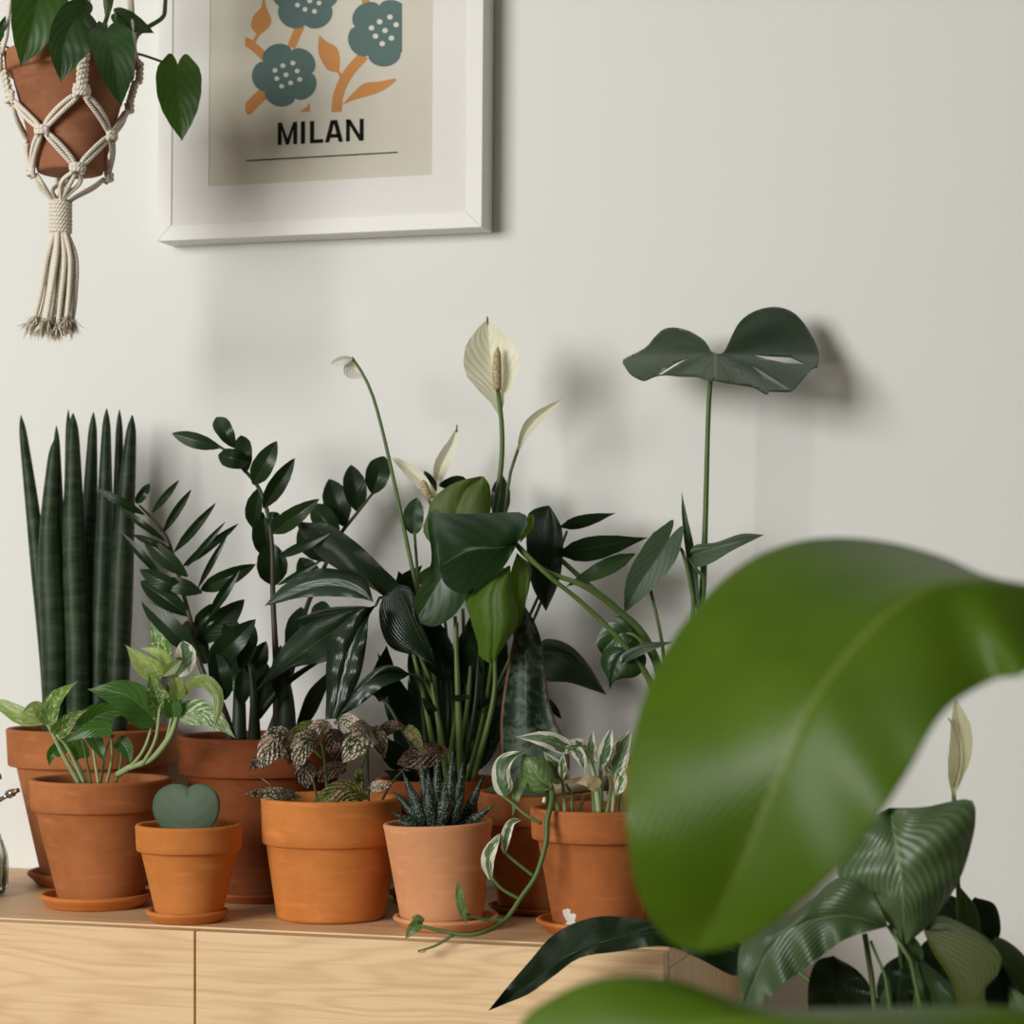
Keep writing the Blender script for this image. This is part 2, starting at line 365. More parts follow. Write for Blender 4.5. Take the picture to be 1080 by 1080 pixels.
def leaf(par, mat, mid, wl, wr=None, cm0=10, pr='ovate', aL=None, aR=None, rip=0, nr=2.5, lobe=0, name='leaf', nu=6, nv=16, cup=0, bow=None, thick=0, label=None):
    """Blade along a midrib (base -> tip, px + cm from wall); wl, wr half widths left and right of the way it runs."""
    wr = wl if wr is None else wr
    aL = rnd.uniform(5, 32) if aL is None else aL
    aR = rnd.uniform(5, 32) if aR is None else aR
    tl, tr = math.tan(math.radians(aL)), math.tan(math.radians(aR))
    if len(mid) == 2:                  # a natural bow
        a, b = mid
        bow = rnd.uniform(.4, 1.4) if bow is None else bow
        mid = [a, ((a[0]+b[0])/2, (a[1]+b[1])/2, ((a[2] if len(a) > 2 else cm0)+(b[2] if len(b) > 2 else cm0))/2+bow), b]
    q = resample([tuple(px3(p, cm0)) for p in mid], nv); q = [Vector(p) for p in q]
    ln = sum((q[i+1]-q[i]).length for i in range(nv))
    vs, fs, uvs = [], [], []; ph = rnd.uniform(0, 6.28)
    for i, p in enumerate(q):
        T = (q[min(i+1, nv)]-q[max(i-1, 0)]).normalized()
        V = (CAM-p).normalized(); sd = T.cross(V)
        if sd.length < .25: sd = Vector((T.z, 0, -T.x)) if abs(T.x)+abs(T.z) > .05 else Vector((1, 0, 0))
        sd.normalize(); N = sd.cross(T).normalized()
        if N.dot(V) < 0: N = -N
        k = pxs(p); tt = i/nv; w = prof(pr, tt)
        for j in range(-nu, nu+1):
            s = j/nu; a = abs(s)
            wd = (wl if s < 0 else wr)*w*k*a
            el = (tl if s < 0 else tr)*wd + cup*k*w*a*a + rip*k*a*math.sin(2*PI*nr*tt+ph+(1.3 if s > 0 else 0))*min(1, w*1.5)
            x = p + sd*(wd*(1 if s > 0 else -1)) + N*el
            if lobe: x -= T*(ln*lobe*math.sin(PI*min(1, a*.93))**.8*(1-tt)**3.2)
            if x.y > -.004: x.y = -.004
            vs.append(x); uvs.append((.5+s/2, tt))
    m = 2*nu+1
    for i in range(nv):
        for j in range(m-1): fs.append((i*m+j, i*m+j+1, (i+1)*m+j+1, (i+1)*m+j))
    o = mesh_obj(name, vs, fs, L[mat], par, uvs)
    if thick:
        md = o.modifiers.new('thickness', 'SOLIDIFY'); md.thickness = thick; md.offset = 0
    if label: o['label'] = label
    return o

def loft(par, mat, mid, A, B, cm0=10, nu=8, nv=22, bul=0, dA=0, dB=0, rip=0, nr=3, dome=0, groove=0, name='leaf', thick=0, label=None):
    """Blade between two edge lines through its midrib (all base -> tip, px + cm)."""
    def f3(l): return [(p[0], p[1], p[2] if len(p) > 2 else None) for p in l]
    def fill(l):
        l = f3(l)
        return [(a, b, cm0 if c is None else c) for a, b, c in l]
    m_, a_, b_ = (resample(fill(l), nv) for l in (mid, A, B))
    vs, fs, uvs = [], [], []; ph = rnd.uniform(0, 6)
    for i in range(nv+1):
        tt = i/nv; e = math.sin(PI*min(1, max(0, tt)))**.6 if 0 < tt < 1 else 0
        for j in range(-nu, nu+1):
            s = j/nu; a = abs(s); ed, d = (a_[i], dA) if s < 0 else (b_[i], dB)
            u, v, c = (m_[i][k]+(ed[k]-m_[i][k])*a for k in range(3))
            c += (dome*(1-a*a) - groove*(1-1.5*tt)*math.exp(-(a/.06)**2))*e + d*a*a*e + bul*4*a*(1-a)*e + rip*a*math.sin(2*PI*nr*tt+ph+s)*e
            vs.append(P(u, v, max(c, .4))); uvs.append((.5+s/2, tt))
    w = 2*nu+1
    for i in range(nv):
        for j in range(w-1): fs.append((i*w+j, i*w+j+1, (i+1)*w+j+1, (i+1)*w+j))
    o = mesh_obj(name, vs, fs, L[mat], par, uvs)
    if thick:
        md = o.modifiers.new('thickness', 'SOLIDIFY'); md.thickness = thick; md.offset = 0
    if label: o['label'] = label
    return o

# ------------------------------------------------------------------ the room
X0, X1, Y0, YW, ZC = -3.6, 2.2, -3.9, 0.0, 2.6
struct(box('floor', (X0-.1, Y0-.1, -.1), (X1+.1, YW+.1, 0), M['floor']))
struct(box('ceiling', (X0-.1, Y0-.1, ZC), (X1+.1, YW+.1, ZC+.1), M['ceiling']))
struct(box('wall_back', (X0-.1, YW, 0), (X1+.1, YW+.1, ZC), M['wall']))
struct(box('wall_left', (X0-.1, Y0, 0), (X0, YW, ZC), M['wall_room']))
struct(box('wall_right', (X1, Y0, 0), (X1+.1, YW, ZC), M['wall_room']))
WX0, WX1, WZ0, WZ1 = -3.5, -1.4, 1.05, 2.52         # the window that lights the shelf
struct(boxes('wall_front', [((X0, Y0-.1, 0), (WX0, Y0, ZC)), ((WX1, Y0-.1, 0), (X1, Y0, ZC)),
    ((WX0, Y0-.1, 0), (WX1, Y0, WZ0)), ((WX0, Y0-.1, WZ1), (WX1, Y0, ZC))], M['wall_room']))
fr = .05
struct(boxes('window_1', [((WX0, Y0-.09, WZ0), (WX0+fr, Y0-.02, WZ1)), ((WX1-fr, Y0-.09, WZ0), (WX1, Y0-.02, WZ1)),
    ((WX0, Y0-.09, WZ0), (WX1, Y0-.02, WZ0+fr)), ((WX0, Y0-.09, WZ1-fr), (WX1, Y0-.02, WZ1))], M['trim']))
struct(box('baseboard_back', (X0, YW-.014, 0), (X1, YW, .08), M['trim']))

# ------------------------------------------------------------------ oak cabinet
def wx(u, cm): return P(u, 900, cm).x
XE = wx(700, 40); XS = wx(205.5, 40); DW = XE-XS
CB = ZT-.56
cab = thing('oak_cabinet', 'pale oak veneered cabinet against the wall with terracotta pots standing along its top', 'cabinet', ((XE+XS-DW)/2, -.2, 0))
XL = XS-DW
box('carcass', (XL, -.379, CB), (XE, -.002, ZT-.0185), M['oak_side'], cab)
box('top_panel', (XL, -.379, ZT-.018), (XE, -.002, ZT), M['oak'], cab, .0008)
for a, b in ((XL, XS-.0010), (XS+.0010, XE)):
    box('door', (a, -.400, CB), (b, -.3815, ZT-.0012), M['oak'], cab, .0009)
for x in (XL+.06, XE-.06):
    for y in (-.33, -.06):
        wtube('leg', [(x, y, CB-.001), (x, y, .001)], (.022, .014), M['oak_side'], cab, 14, 3)

# ------------------------------------------------------------------ terracotta pots
def saucer(u, cm, W, vr, mat, label, vbase=None):
    c = P(u, vr, cm); k = pxs(c); R = W/2*k; h = c.z-ZT
    z, rb = ZT+.0003, R*.86
    pr = [(.0005, z), (rb-.002, z), (rb, z+.0015), (rb+(R-rb)*.55, z+h*.50), (R*.965, z+h*.58), (R*.97, z+h*.64), (R*.985, z+h*.68), (R, z+h*.80),
          (R-.0008, z+h*.93), (R-.003, z+h), (R-.0055, z+h*.94), (R-.007, z+h*.75), (rb-.004, z+.0045), (.0005, z+.004)]
    o = lathe('plant_saucer', c.x, c.y, pr, M[mat], None, 72)
    return tag(o, label, 'saucer', 'terracotta saucers under the pots')

def soil_disc(par, cx, cy, z, r, seed, dome=.004):
    vs, fs = [Vector((cx, cy, z+dome))], []; n = 40; K = 9
    for k in range(1, K+1):
        for i in range(n):
            a = 2*PI*i/n; rr = r*k/K
            h = dome*(1-(k/K)**2)+(noise.noise(Vector((rr*math.cos(a)*160+seed, rr*math.sin(a)*160, seed)))*.0035 if k < K else 0)
            vs.append(Vector((cx+rr*math.cos(a), cy+rr*math.sin(a), z+h)))
    for i in range(n): fs.append((0, 1+i, 1+(i+1) % n))
    for k in range(K-1):
        for i in range(n):
            j = (i+1) % n; a = 1+k*n; fs.append((a+i, a+n+i, a+n+j, a+j))
    return mesh_obj('soil', vs, fs, M['soil'], par)

class Pot: pass
def potted(name, label, cat, u, vr, W, cm, Wb, Wt, vband, mat, zb=.0055, band=True, soil=.016, tilt=None, rough=None, zbase=None, lip=.0075):
    c = P(u, vr, cm); k = pxs(c); rt, rb, rbt = W/2*k, Wb/2*k, Wt/2*k
    base = (ZT if zbase is None else zbase)+zb
    par = thing(name, label, cat, (c.x, c.y, base))
    zr = c.z; zb_ = c.z-(vband-vr)*k
    if band:
        pr = [(.0005, base), (rb-.004, base), (rb-.001, base+.001), (rb, base+.004)]
        for i in range(1, 8): pr.append((rb+(rbt-rb)*i/8, base+.004+(zb_-.0015-base-.004)*i/8))
        pr += [(rbt, zb_-.0012), (rbt+.0008, zb_-.0003), (rt*.975-.001, zb_), (rt*.975, zb_+.0012)]
        for i in range(1, 5): pr.append((rt*.975+(rt*.995-rt*.975)*i/4, zb_+(zr-.004-zb_)*i/4))
        pr += [(rt, zr-.003), (rt-.0006, zr-.001), (rt-.002, zr)]
    else:
        pr = [(.0005, base), (rb-.004, base), (rb-.001, base+.001), (rb, base+.004)]
        for i in range(1, 12): pr.append((rb+(rt-rb)*i/12, base+.004+(zr-.004-base)*i/12))
        pr += [(rt, zr-.002), (rt-.0006, zr-.0007), (rt-.002, zr)]
    ri = rt-lip
    pr += [(ri+.0016, zr-.0002), (ri, zr-.0022), (ri-.0006, zr-.008), (ri-.003, zr-soil-.012), (ri*.8, zr-soil-.02), (.0005, zr-soil-.02)]
    tl = None
    if tilt:
        from mathutils import Matrix
        tl = (Vector((c.x, c.y, base)), Matrix.Rotation(math.radians(tilt), 3, FW))
    lathe('terracotta_pot', c.x, c.y, pr, M[mat] if isinstance(mat, str) else mat, par, 80, 0, tl)
    soil_disc(par, c.x, c.y, zr-soil, ri-.0022, u)
    p = Pot(); p.o = par; p.cm = cm; p.c = c; p.k = k; p.zr = zr
    return p

# 1 tall cylinder snake plant, back of the shelf
B = potted('potted_snake_plant', 'tall cylindrical snake plant with upright dark spears in a large terracotta pot against the wall', 'plant', 98, 767, 180, 10.6, 107, 158, 806, 'tc_mid')
saucer(98, 10.6, 136, 917, 'tc_red', 'saucer under the tall snake plant, mostly hidden behind the bushy pothos pot')
def spear(pts, r, cm):
    w = [px3((u, v, c), 10) for (u, v), c in zip(pts, cm)]; k = pxs(w[0])
    f = lambda t: r*k*(1.0+.06*math.sin(t*3)) * (1 if t < .45 else max(.06, 1-((t-.45)/.55)**1.6*.62 - (max(0, t-.93)/.07)**2.2*.33))
    o = wtube('leaf', w, None, L['snake'], B.o, 18, 40, True, f)
    return o
spear([(55, 776), (50, 690), (37, 560), (22, 438)], 8.5, (11, 11, 10, 9))
spear([(58, 776), (57, 680), (53, 570), (58, 463)], 13, (13, 14, 14, 14))
spear([(70, 776), (66, 680), (62, 560), (59.5, 449)], 7, (9, 9, 9, 9))
spear([(74, 776), (74, 650), (73, 560), (72, 432)], 6, (7, 7, 7, 7))
spear([(83, 776), (82, 680), (78, 570), (77, 436)], 12.5, (13.5, 13.5, 13, 12.5))
spear([(92, 776), (92, 660), (94, 560), (98.5, 435)], 9.5, (10, 9, 8, 7))
spear([(104, 776), (106, 680), (110, 560), (112.5, 431)], 9.5, (12, 12, 11, 10))
spear([(120, 776), (124, 650), (125, 560), (126, 432)], 7.5, (9, 8, 7, 7))
spear([(123, 776), (126, 680), (131, 560), (139.5, 438)], 11.5, (13.5, 13.5, 13, 13))

# 2 bushy variegated pothos in front of it
A = potted('potted_pothos', 'bushy marbled green and yellow pothos in a terracotta pot before the tall spears', 'plant', 106, 820.5, 148, 27.3, 89, 134, 853, 'tc_mid')
saucer(102, 27.3, 119, 941, 'tc_orange', 'saucer under the bushy marbled pothos beside the small heart leaf pot')
def lf(p, mat, *a, **k): return leaf(p.o, mat, *a, cm0=k.pop('cm0', p.cm), **k)
def st(p, mat, pts, r, **k): return stem(p.o, mat, pts, r, k.pop('cm0', p.cm), **k)
for pts, r, m in [
    ([(84, 827, 28), (66, 795, 29), (50, 763, 30), (40, 757, 30)], (3, 2), 'stempale'), ([(89, 826, 29), (72, 790, 30), (60, 775, 31)], (2.4, 1.6), 'stempale'),
    ([(96, 828, 27), (90, 795, 27), (84, 768, 27), (82, 756, 27)], (1.6, 1.2), 'stem'), ([(104, 828, 28), (99, 795, 28), (96, 770, 28)], (1.8, 1.2), 'stempale'),
    ([(112, 828, 27), (118, 800, 28), (117, 770, 30)], (1.8, 1.2), 'stempale'), ([(122, 826, 28), (128, 800, 28), (124, 780, 28)], (1.5, 1.2), 'stem'),
    ([(124, 817, 29), (138, 809, 30), (160, 800, 30.5), (180, 775, 31), (188, 745, 31), (187, 728, 31)], (3.6, 3.2), 'stempale'),
    ([(135, 812, 30), (152, 790, 31), (163, 757, 31)], (2, 1.6), 'stempale'), ([(150, 807, 30.5), (164, 780, 31.5), (169, 745, 32)], (2.2, 1.8), 'stempale'),
    ([(106, 828, 25), (112, 790, 24), (120, 775, 24)], (1.5, 1), 'stem'), ([(92, 827, 26), (80, 800, 25), (70, 786, 25)], (1.5, 1), 'stem'),
    ([(187, 752, 31), (189, 742, 31), (192, 736, 31)], (2.4, 1.6), 'stempale'), ([(158, 803, 30.5), (174, 782, 31), (181, 757, 31.5)], (1.6, 1.4), 'stempale')]:
    st(A, m, pts, r)
lf(A, 'pothosyellow', [(44, 758, 30), (24, 756, 31), (2, 744, 31), (-24, 735, 31)], 9, 10, pr='heart')
lf(A, 'pothosyellow', [(52, 762, 31), (38, 745, 32), (22, 752, 32.5)], 8, 8, pr='heart')
lf(A, 'pothos', [(50, 764, 31), (58, 738, 32), (82, 718, 33)], 10, 9, pr='heart')
lf(A, 'pothosgreen', [(163, 757, 31), (132, 733, 32.5), (92, 727, 33)], 21, 19, pr='heart', lobe=.05, aL=30, aR=15, rip=1.2)
lf(A, 'pothosgreen', [(118, 769, 30), (94, 770, 31), (68, 783, 31.5)], 9, 9, pr='heart')
lf(A, 'pothos', [(60, 775, 31), (76, 757, 32), (93, 748, 32)], 10, 9, pr='heart')
lf(A, 'pothosgreen', [(84, 800, 25), (78, 785, 26), (58, 770, 27)], 10, 12, pr='heart')
lf(A, 'pothosgreen', [(84, 768, 27), (110, 752, 26), (140, 750, 25)], 14, 14, pr='heart')
lf(A, 'pothosgreen', [(96, 770, 28), (105, 790, 29), (112, 806, 29)], 9, 9, pr='heart')
lf(A, 'pothosgreen', [(124, 780, 28), (133, 790, 28), (138, 806, 28)], 9, 9, pr='heart')
lf(A, 'pothosgreen', [(70, 786, 26), (55, 795, 27), (52, 808, 27)], 8, 8, pr='heart')
lf(A, 'pothosyellow', [(172, 712, 32), (152, 700, 33), (132, 680, 33.5)], 13, 11, pr='heart', aL=25, aR=30)
lf(A, 'njoy', [(187, 713, 31), (195, 695, 31), (193, 676, 30.5)], 11, 12, pr='round', aL=10, aR=10)
lf(A, 'pothos', [(174, 694, 30), (165, 674, 29), (158, 654, 29)], 9, 11, pr='heart')
lf(A, 'pothosyellow', [(180, 706, 33), (168, 690, 34), (147, 683, 34)], 6, 7, pr='heart')
lf(A, 'pothosyellow', [(172, 713, 34), (184, 702, 34), (192, 696, 34)], 6, 6, pr='ovate')
lf(A, 'pothos', [(169, 746, 32), (163, 728, 33), (157, 709, 33.5)], 12, 13, pr='heart')
lf(A, 'pothosgreen', [(183, 756, 31.5), (180, 738, 32), (176, 720, 32)], 9, 10, pr='heart')
lf(A, 'pothosyellow', [(187, 738, 32), (186, 720, 33), (179, 705, 33)], 9, 9, pr='heart')
lf(A, 'pothosyellow', [(191, 737, 31.5), (202, 721, 33), (219, 719, 34), (231, 738, 34.5), (225, 773, 35)], 7, 8, pr='thin', aL=-10, aR=-10)
lf(A, 'pothos', [(190, 752, 31), (220, 754, 31), (249, 779, 31)], 14, 13, pr='heart', aL=5, aR=5)

# 3 small heart hoya
H = potted('potted_heart_hoya', 'single heart-shaped succulent leaf in the smallest terracotta pot at the front of the shelf', 'plant', 199.5, 868.5, 113, 34.6, 71, 100, 896.5, 'tc_orange', soil=.013)
saucer(197.5, 34.6, 87, 959, 'tc_orange', 'saucer under the smallest terracotta pot with the single heart leaf')
loft(H.o, 'hoya', [(197, 886), (198, 868), (199, 850), (199.5, 833.5)],
     [(197, 886), (179, 878), (166, 864), (162.5, 848), (168, 835), (180, 828), (192, 828.5), (199.5, 833.5)],
     [(197, 886), (216, 878), (229, 864), (232, 847), (227, 834), (216, 828), (205, 829), (199.5, 833.5)], 36.0, 10, 26, dome=.55, thick=.005)

# 4 ZZ plant
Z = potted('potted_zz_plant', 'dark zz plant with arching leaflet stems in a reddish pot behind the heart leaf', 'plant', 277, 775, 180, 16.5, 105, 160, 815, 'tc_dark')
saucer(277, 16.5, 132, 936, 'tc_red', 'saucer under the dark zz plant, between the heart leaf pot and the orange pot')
for pts, r, m in [
    ([(296, 785, 16), (292, 710, 16), (288, 633, 16), (287, 577, 16), (282, 540, 16), (272, 513, 16), (255, 493, 17), (240, 477, 18), (230, 470, 18)], (9, 6.5, 4, 3.2, 3, 2.6, 2.4, 2, 1.4), 'stembrown'),
    ([(246, 785, 18), (232, 740, 19), (213, 707, 19), (204, 667, 19), (195, 632, 19), (180, 577, 18), (168, 555, 18), (147, 533, 18)], (6, 4.5, 3.4, 2.8, 2.4, 2, 1.8, 1.2), 'stembrown'),
    ([(282, 785, 13), (305, 715, 12), (322, 645, 10), (345, 592, 8), (360, 562, 7), (375, 543, 7), (394, 519, 7)], (6, 4.5, 3.6, 2.8, 2.4, 2.2, 1.4), 'stembrown'),
    ([(252, 785, 15), (252, 730, 14), (246, 690, 13)], (9, 7, 3), 'stemdark'), ([(268, 785, 19), (268, 740, 20), (264, 700, 20)], (8, 5, 3), 'stemdark'),
    ([(302, 785, 18), (302, 745, 17), (296, 690, 16)], (12, 9, 4), 'stemdark'), ([(272, 756, 19), (295, 727, 19), (316, 710, 18), (340, 695, 17)], (4, 4, 3.4, 2), 'stemdark')]:
    st(Z, m, pts, r)
zl = [ # base, tip, half widths
    ((233, 472, 18), (181, 457, 19), 9, 8), ((247, 472, 18), (228, 440, 17), 9, 10), ((263, 487, 18), (230, 480, 19), 11, 10),
    ((259, 499, 17), (254, 459, 16), 9, 10), ((267, 511, 18), (292, 465, 19), 12, 11), ((278, 536, 18), (311, 483, 19), 10, 9),
    ((273, 515, 16), (268, 558, 15), 6, 12), ((277, 540, 15), (284, 590, 14), 5, 15), ((285, 572, 15), (290, 618, 14), 16, 17),
    ((287, 562, 18), (337, 526, 20), 11, 10), ((292, 588, 18), (349, 562, 20), 5, 6), ((293, 617, 18), (341, 590, 19), 3, 4), ((281, 545, 16), (296, 548, 15), 7, 9),
    # fern-like stem
    ((153, 543, 19), (101, 515, 21), 5, 5), ((144, 531, 18), (158, 510, 18), 5, 5), ((175, 571, 19), (126, 535, 20), 4, 4), ((181, 580, 19), (140, 564, 20), 4, 4),
    ((198, 608, 19), (151, 568, 20), 10, 9), ((172, 611, 18), (127, 561, 19), 4, 5), ((213, 625, 20), (170, 612, 21), 9, 9), ((199, 626, 20), (147, 601, 21), 10, 8),
    ((210, 692, 20), (149, 634, 21), 12, 12), ((200, 650, 19), (148, 613, 19), 10, 12), ((160, 541, 18), (189, 506, 18), 4, 4), ((172, 562, 18), (202, 516, 18), 5, 4),
    ((184, 582, 18), (228, 530, 19), 5, 5), ((193, 597, 18), (252, 552, 18), 5, 5), ((197, 598, 19), (238, 550, 20), 4, 3), ((209, 620, 19), (241, 562, 20), 4, 3),
    ((212, 622, 18), (270, 595, 18), 9, 10), ((222, 648, 19), (253, 601, 20), 6, 5), ((207, 680, 18), (258, 632, 17), 12, 14), ((220, 704, 20), (270, 653, 21), 15, 13),
    ((237, 738, 20), (227, 687, 21), 12, 12), ((255, 744, 20), (257, 704, 20), 9, 9), ((253, 705, 19), (268, 659, 19), 8, 10), ((259, 722, 17), (281, 676, 17), 12, 12),
    ((218, 700, 17), (196, 655, 16), 14, 12), ((230, 735, 17), (252, 690, 15), 14, 14), ((272, 755, 16), (282, 700, 15), 12, 12), ((296, 740, 19), (296, 680, 19), 10, 10),
    ((310, 700, 14), (318, 640, 12), 14, 14), ((206, 660, 18), (232, 638, 17), 9, 10), ((240, 690, 18), (246, 650, 16), 10, 10),
    # stem behind, leaning the other way
    ((393, 521, 7), (405, 481, 6), 14, 12), ((378, 540, 7), (370, 490, 7), 12, 13), ((363, 555, 7), (347, 505, 7), 14, 15), ((357, 565, 8), (328, 533, 8), 12, 13),
    ((346, 592, 8), (316, 556, 8), 15, 15), ((335, 620, 9), (316, 588, 10), 12, 12), ((330, 640, 10), (352, 655, 11), 12, 14)]
for a, b, l, r in zl: lf(Z, 'zz', [a, b], l, r)

# 5 pink freckled polka dot plant
K = potted('potted_polka_dot_plant', 'pink freckled polka dot plant in a wide orange terracotta pot without a saucer', 'plant', 349.5, 840, 149, 28.2, 116, 137, 888, 'tc_orange', zb=.0004)
for pts, r, m in [([(345, 850, 29), (344, 815, 30), (341, 793, 31), (338, 778, 31)], (2, 1.4), 'stem'), ([(335, 850, 29), (332, 830, 30), (325, 803, 31)], (1.6, 1.2), 'stem'),
    ([(343, 835, 28), (352, 805, 28), (360, 790, 28), (357, 765, 28)], (1.2, 1), 'stemdark'), ([(389, 850, 27), (388, 815, 27), (388, 790, 28), (392, 772, 29)], (1.5, 1.1), 'stemdark'),
    ([(380, 850, 30), (382, 830, 30), (382, 814, 30)], (2, 1.6), 'stem'), ([(400, 850, 26), (414, 825, 26), (440, 800, 26), (472, 793, 25)], (1.5, 1.1), 'stemdark'),
    ([(372, 850, 26), (384, 800, 25), (400, 776, 25), (424, 768, 25)], (1.4, 1), 'stem'), ([(340, 800, 30), (324, 785, 31), (308, 778, 32)], (1.3, 1), 'stem')]:
    st(K, m, pts, r)
for m, a, b, c, l, r in [
    ('polka', (310, 775, 32), (290, 780, 34), (274, 812, 35), 13, 12), ('polka', (341, 780, 31), (322, 785, 34), (313, 813, 35), 10, 13), ('polka', (352, 771, 29), (338, 767, 30), (322, 775, 31), 8, 8),
    ('polka', (352, 763, 29), (368, 760, 30), (383, 772, 31), 7, 9), ('polka', (394, 768, 29), (380, 778, 33), (361, 805, 34), 15, 15), ('polkadark', (387, 768, 28), (398, 778, 30), (406, 800, 31), 9, 9),
    ('polkadark', (398, 776, 26), (412, 766, 27), (428, 766, 27), 6, 7), ('polkaolive', (424, 767, 26), (436, 774, 28), (446, 793, 29), 6, 7), ('polkadark', (327, 802, 31), (322, 812, 33), (324, 832, 34), 11, 11),
    ('polka', (318, 841, 31), (295, 837, 33), (258, 837, 35), 6, 6), ('polkaolive', (388, 842, 31), (362, 832, 33), (330, 846, 34), 12, 9), ('polka', (386, 833, 30), (402, 829, 32), (416, 827, 32), 6, 5),
    ('polkadark', (474, 792, 25), (448, 797, 26.5), (418, 806, 27), 12, 14), ('polkadark', (284, 792, 33.6), (274, 801, 34), (263, 812, 34), 5, 5), ('polkadark', (330, 778, 29), (312, 790, 30), (304, 806, 31), 9, 9),
    ('polkadark', (362, 775, 28), (352, 780, 30), (350, 800, 30), 9, 9), ('polkaolive', (348, 768, 28), (322, 769, 29), (302, 778, 30), 6, 8), ('polkadark', (300, 779, 31), (286, 786, 33), (304, 800, 34), 9, 9),
    ('polkaolive', (382, 826, 30), (378, 816, 31), (384, 810, 31), 5, 5), ('polkadark', (366, 806, 28), (344, 815, 29), (336, 826, 30), 8, 8)]:
    lf(K, m, [a, b, c], l*1.12, r*1.12, pr='ovate', rip=1.6, nr=2, aL=rnd.uniform(-15, 15), aR=rnd.uniform(-15, 15), nu=5, nv=12)
st(K, 'twig', [(289, 834, 34), (284, 827, 35), (276, 821, 35)], (.8, .5), name='dry_stalk')

# 6 haworthia
W_ = potted('potted_zebra_haworthia', 'small spiky zebra haworthia with white warts in a pale peach tapered pot', 'plant', 466, 866, 116, 31.2, 88, 88, 870, 'tc_pale', zb=.0085, band=False, tilt=-2.3, lip=.006, soil=.011)
saucer(471, 31.2, 113, 965, 'tc_pale', 'shallow pale peach saucer under the spiky haworthia pot')
def spike(a, m, b, r):
    w = [px3(p, 31) for p in (a, m, b)]; k = pxs(w[0])
    f = lambda t: r*k*max(.02, (.75+.5*t if t < .4 else .95*(1-((t-.4)/.6)**1.35)))
    wtube('leaf', w, None, L['haw'], W_.o, 12, 20, True, f)
for a, m, b, r in [((446, 872, 31), (432, 853, 31), (414, 834, 31), 6), ((446, 872, 32), (432, 866, 33), (413, 856, 34), 5.5), ((453, 872, 31), (438, 845, 31), (424, 812, 31), 6.5),
    ((457, 872, 30), (449, 835, 30), (443, 800, 30), 7), ((462, 872, 29), (461, 830, 29), (462, 796, 29), 7), ((470, 872, 30), (475, 830, 30), (477.5, 791, 30), 7),
    ((476, 872, 30), (484, 838, 30), (488, 804, 30), 7), ((484, 872, 31), (498, 846, 31), (509.5, 818, 31), 6), ((486, 872, 32), (503, 862, 33), (522, 848, 33.5), 5.5),
    ((478, 872, 33), (480, 858, 34), (489, 836, 34), 7), ((458, 873, 34), (453, 845, 34.5), (452, 812, 34), 8), ((467, 873, 34), (469, 850, 35), (470, 822, 34.5), 8),
    ((450, 873, 33), (442, 855, 34), (434, 832, 34), 7), ((474, 873, 33), (474, 845, 33), (476, 812, 33), 7.5), ((447, 874, 34), (432, 870, 35), (419, 866, 35.2), 5),
    ((484, 873, 29), (496, 850, 28), (502, 834, 28), 6)]: spike(a, m, b, r)

# 7 whale fin snake plant, behind
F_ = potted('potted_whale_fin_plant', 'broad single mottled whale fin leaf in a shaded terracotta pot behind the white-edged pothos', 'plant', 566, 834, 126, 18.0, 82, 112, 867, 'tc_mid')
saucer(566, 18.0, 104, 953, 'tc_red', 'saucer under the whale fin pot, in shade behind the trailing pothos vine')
loft(F_.o, 'fin', [(552, 637, 16), (556, 680, 17), (557, 740, 18), (558, 790, 18), (562, 846, 18)],
     [(552, 637, 16), (546, 655, 17), (541, 680, 17), (535, 709, 17.5), (530, 740, 18), (528, 768, 18), (530, 800, 18), (540, 846, 18)],
     [(552, 637, 16), (563, 655, 15), (571, 677, 15), (575, 709, 15.5), (579, 740, 16), (588, 766, 16.5), (599, 790, 17), (600, 846, 18)], 18, 8, 26, bul=-.35, dA=.4, dB=.5, thick=.003)
loft(F_.o, 'mongrey', [(582, 838, 24), (556, 832, 24.6), (530, 829, 24.6), (512, 833, 24)], [(582, 838, 24), (556, 838, 25), (530, 837, 25), (512, 833, 24)],
     [(582, 838, 24), (572, 822, 24), (535, 820, 24), (512, 833, 24)], 24, 4, 10, label='flat pale grey green leaf lying on the pot rim')
st(F_, 'twig', [(585, 832, 24.5), (612, 828, 24.8), (644, 826, 25)], (7.5, 8, 8), name='bark_stick')

# 8 peace lily
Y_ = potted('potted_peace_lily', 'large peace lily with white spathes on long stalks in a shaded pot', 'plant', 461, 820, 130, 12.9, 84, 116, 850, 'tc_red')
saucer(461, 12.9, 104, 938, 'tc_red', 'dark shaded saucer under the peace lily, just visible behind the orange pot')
sx = [(452, 465), (458, 470), (447, 440), (462, 482), (468, 481), (474, 492), (466, 500), (478, 505), (470, 512), (484, 520), (455, 452), (444, 430), (480, 488), (473, 476)]
for i, (a, b) in enumerate(sx):
    st(Y_, 'stemdark' if i % 3 else 'stem', [(a+8, 828, 12+i % 4*.6), ((a+b)/2+9, 750, 13+i % 4), (b, rnd.uniform(640, 690), 13+i % 5)], (3.4, 2.6, 1.8))
st(Y_, 'stem', [(463, 824, 18), (448, 740, 19.5), (436, 690, 20)], (3, 3, 2)); st(Y_, 'stem', [(486, 822, 18), (483, 735, 19.5), (480, 650, 19)], (4, 3.5, 2))
st(Y_, 'stem', [(500, 820, 17), (520, 740, 18), (522, 690, 17)], (3.5, 3, 2)); st(Y_, 'stem', [(472, 824, 18), (464, 770, 19.5), (455, 720, 20)], (4, 3.4, 2))
st(Y_, 'stemdark', [(436, 790, 22), (421, 764, 22), (408, 742, 22), (392, 730, 22)], (2.4, 2)); st(Y_, 'stem', [(458, 740, 19), (447, 718, 20), (430, 710, 21)], (2, 1.6))
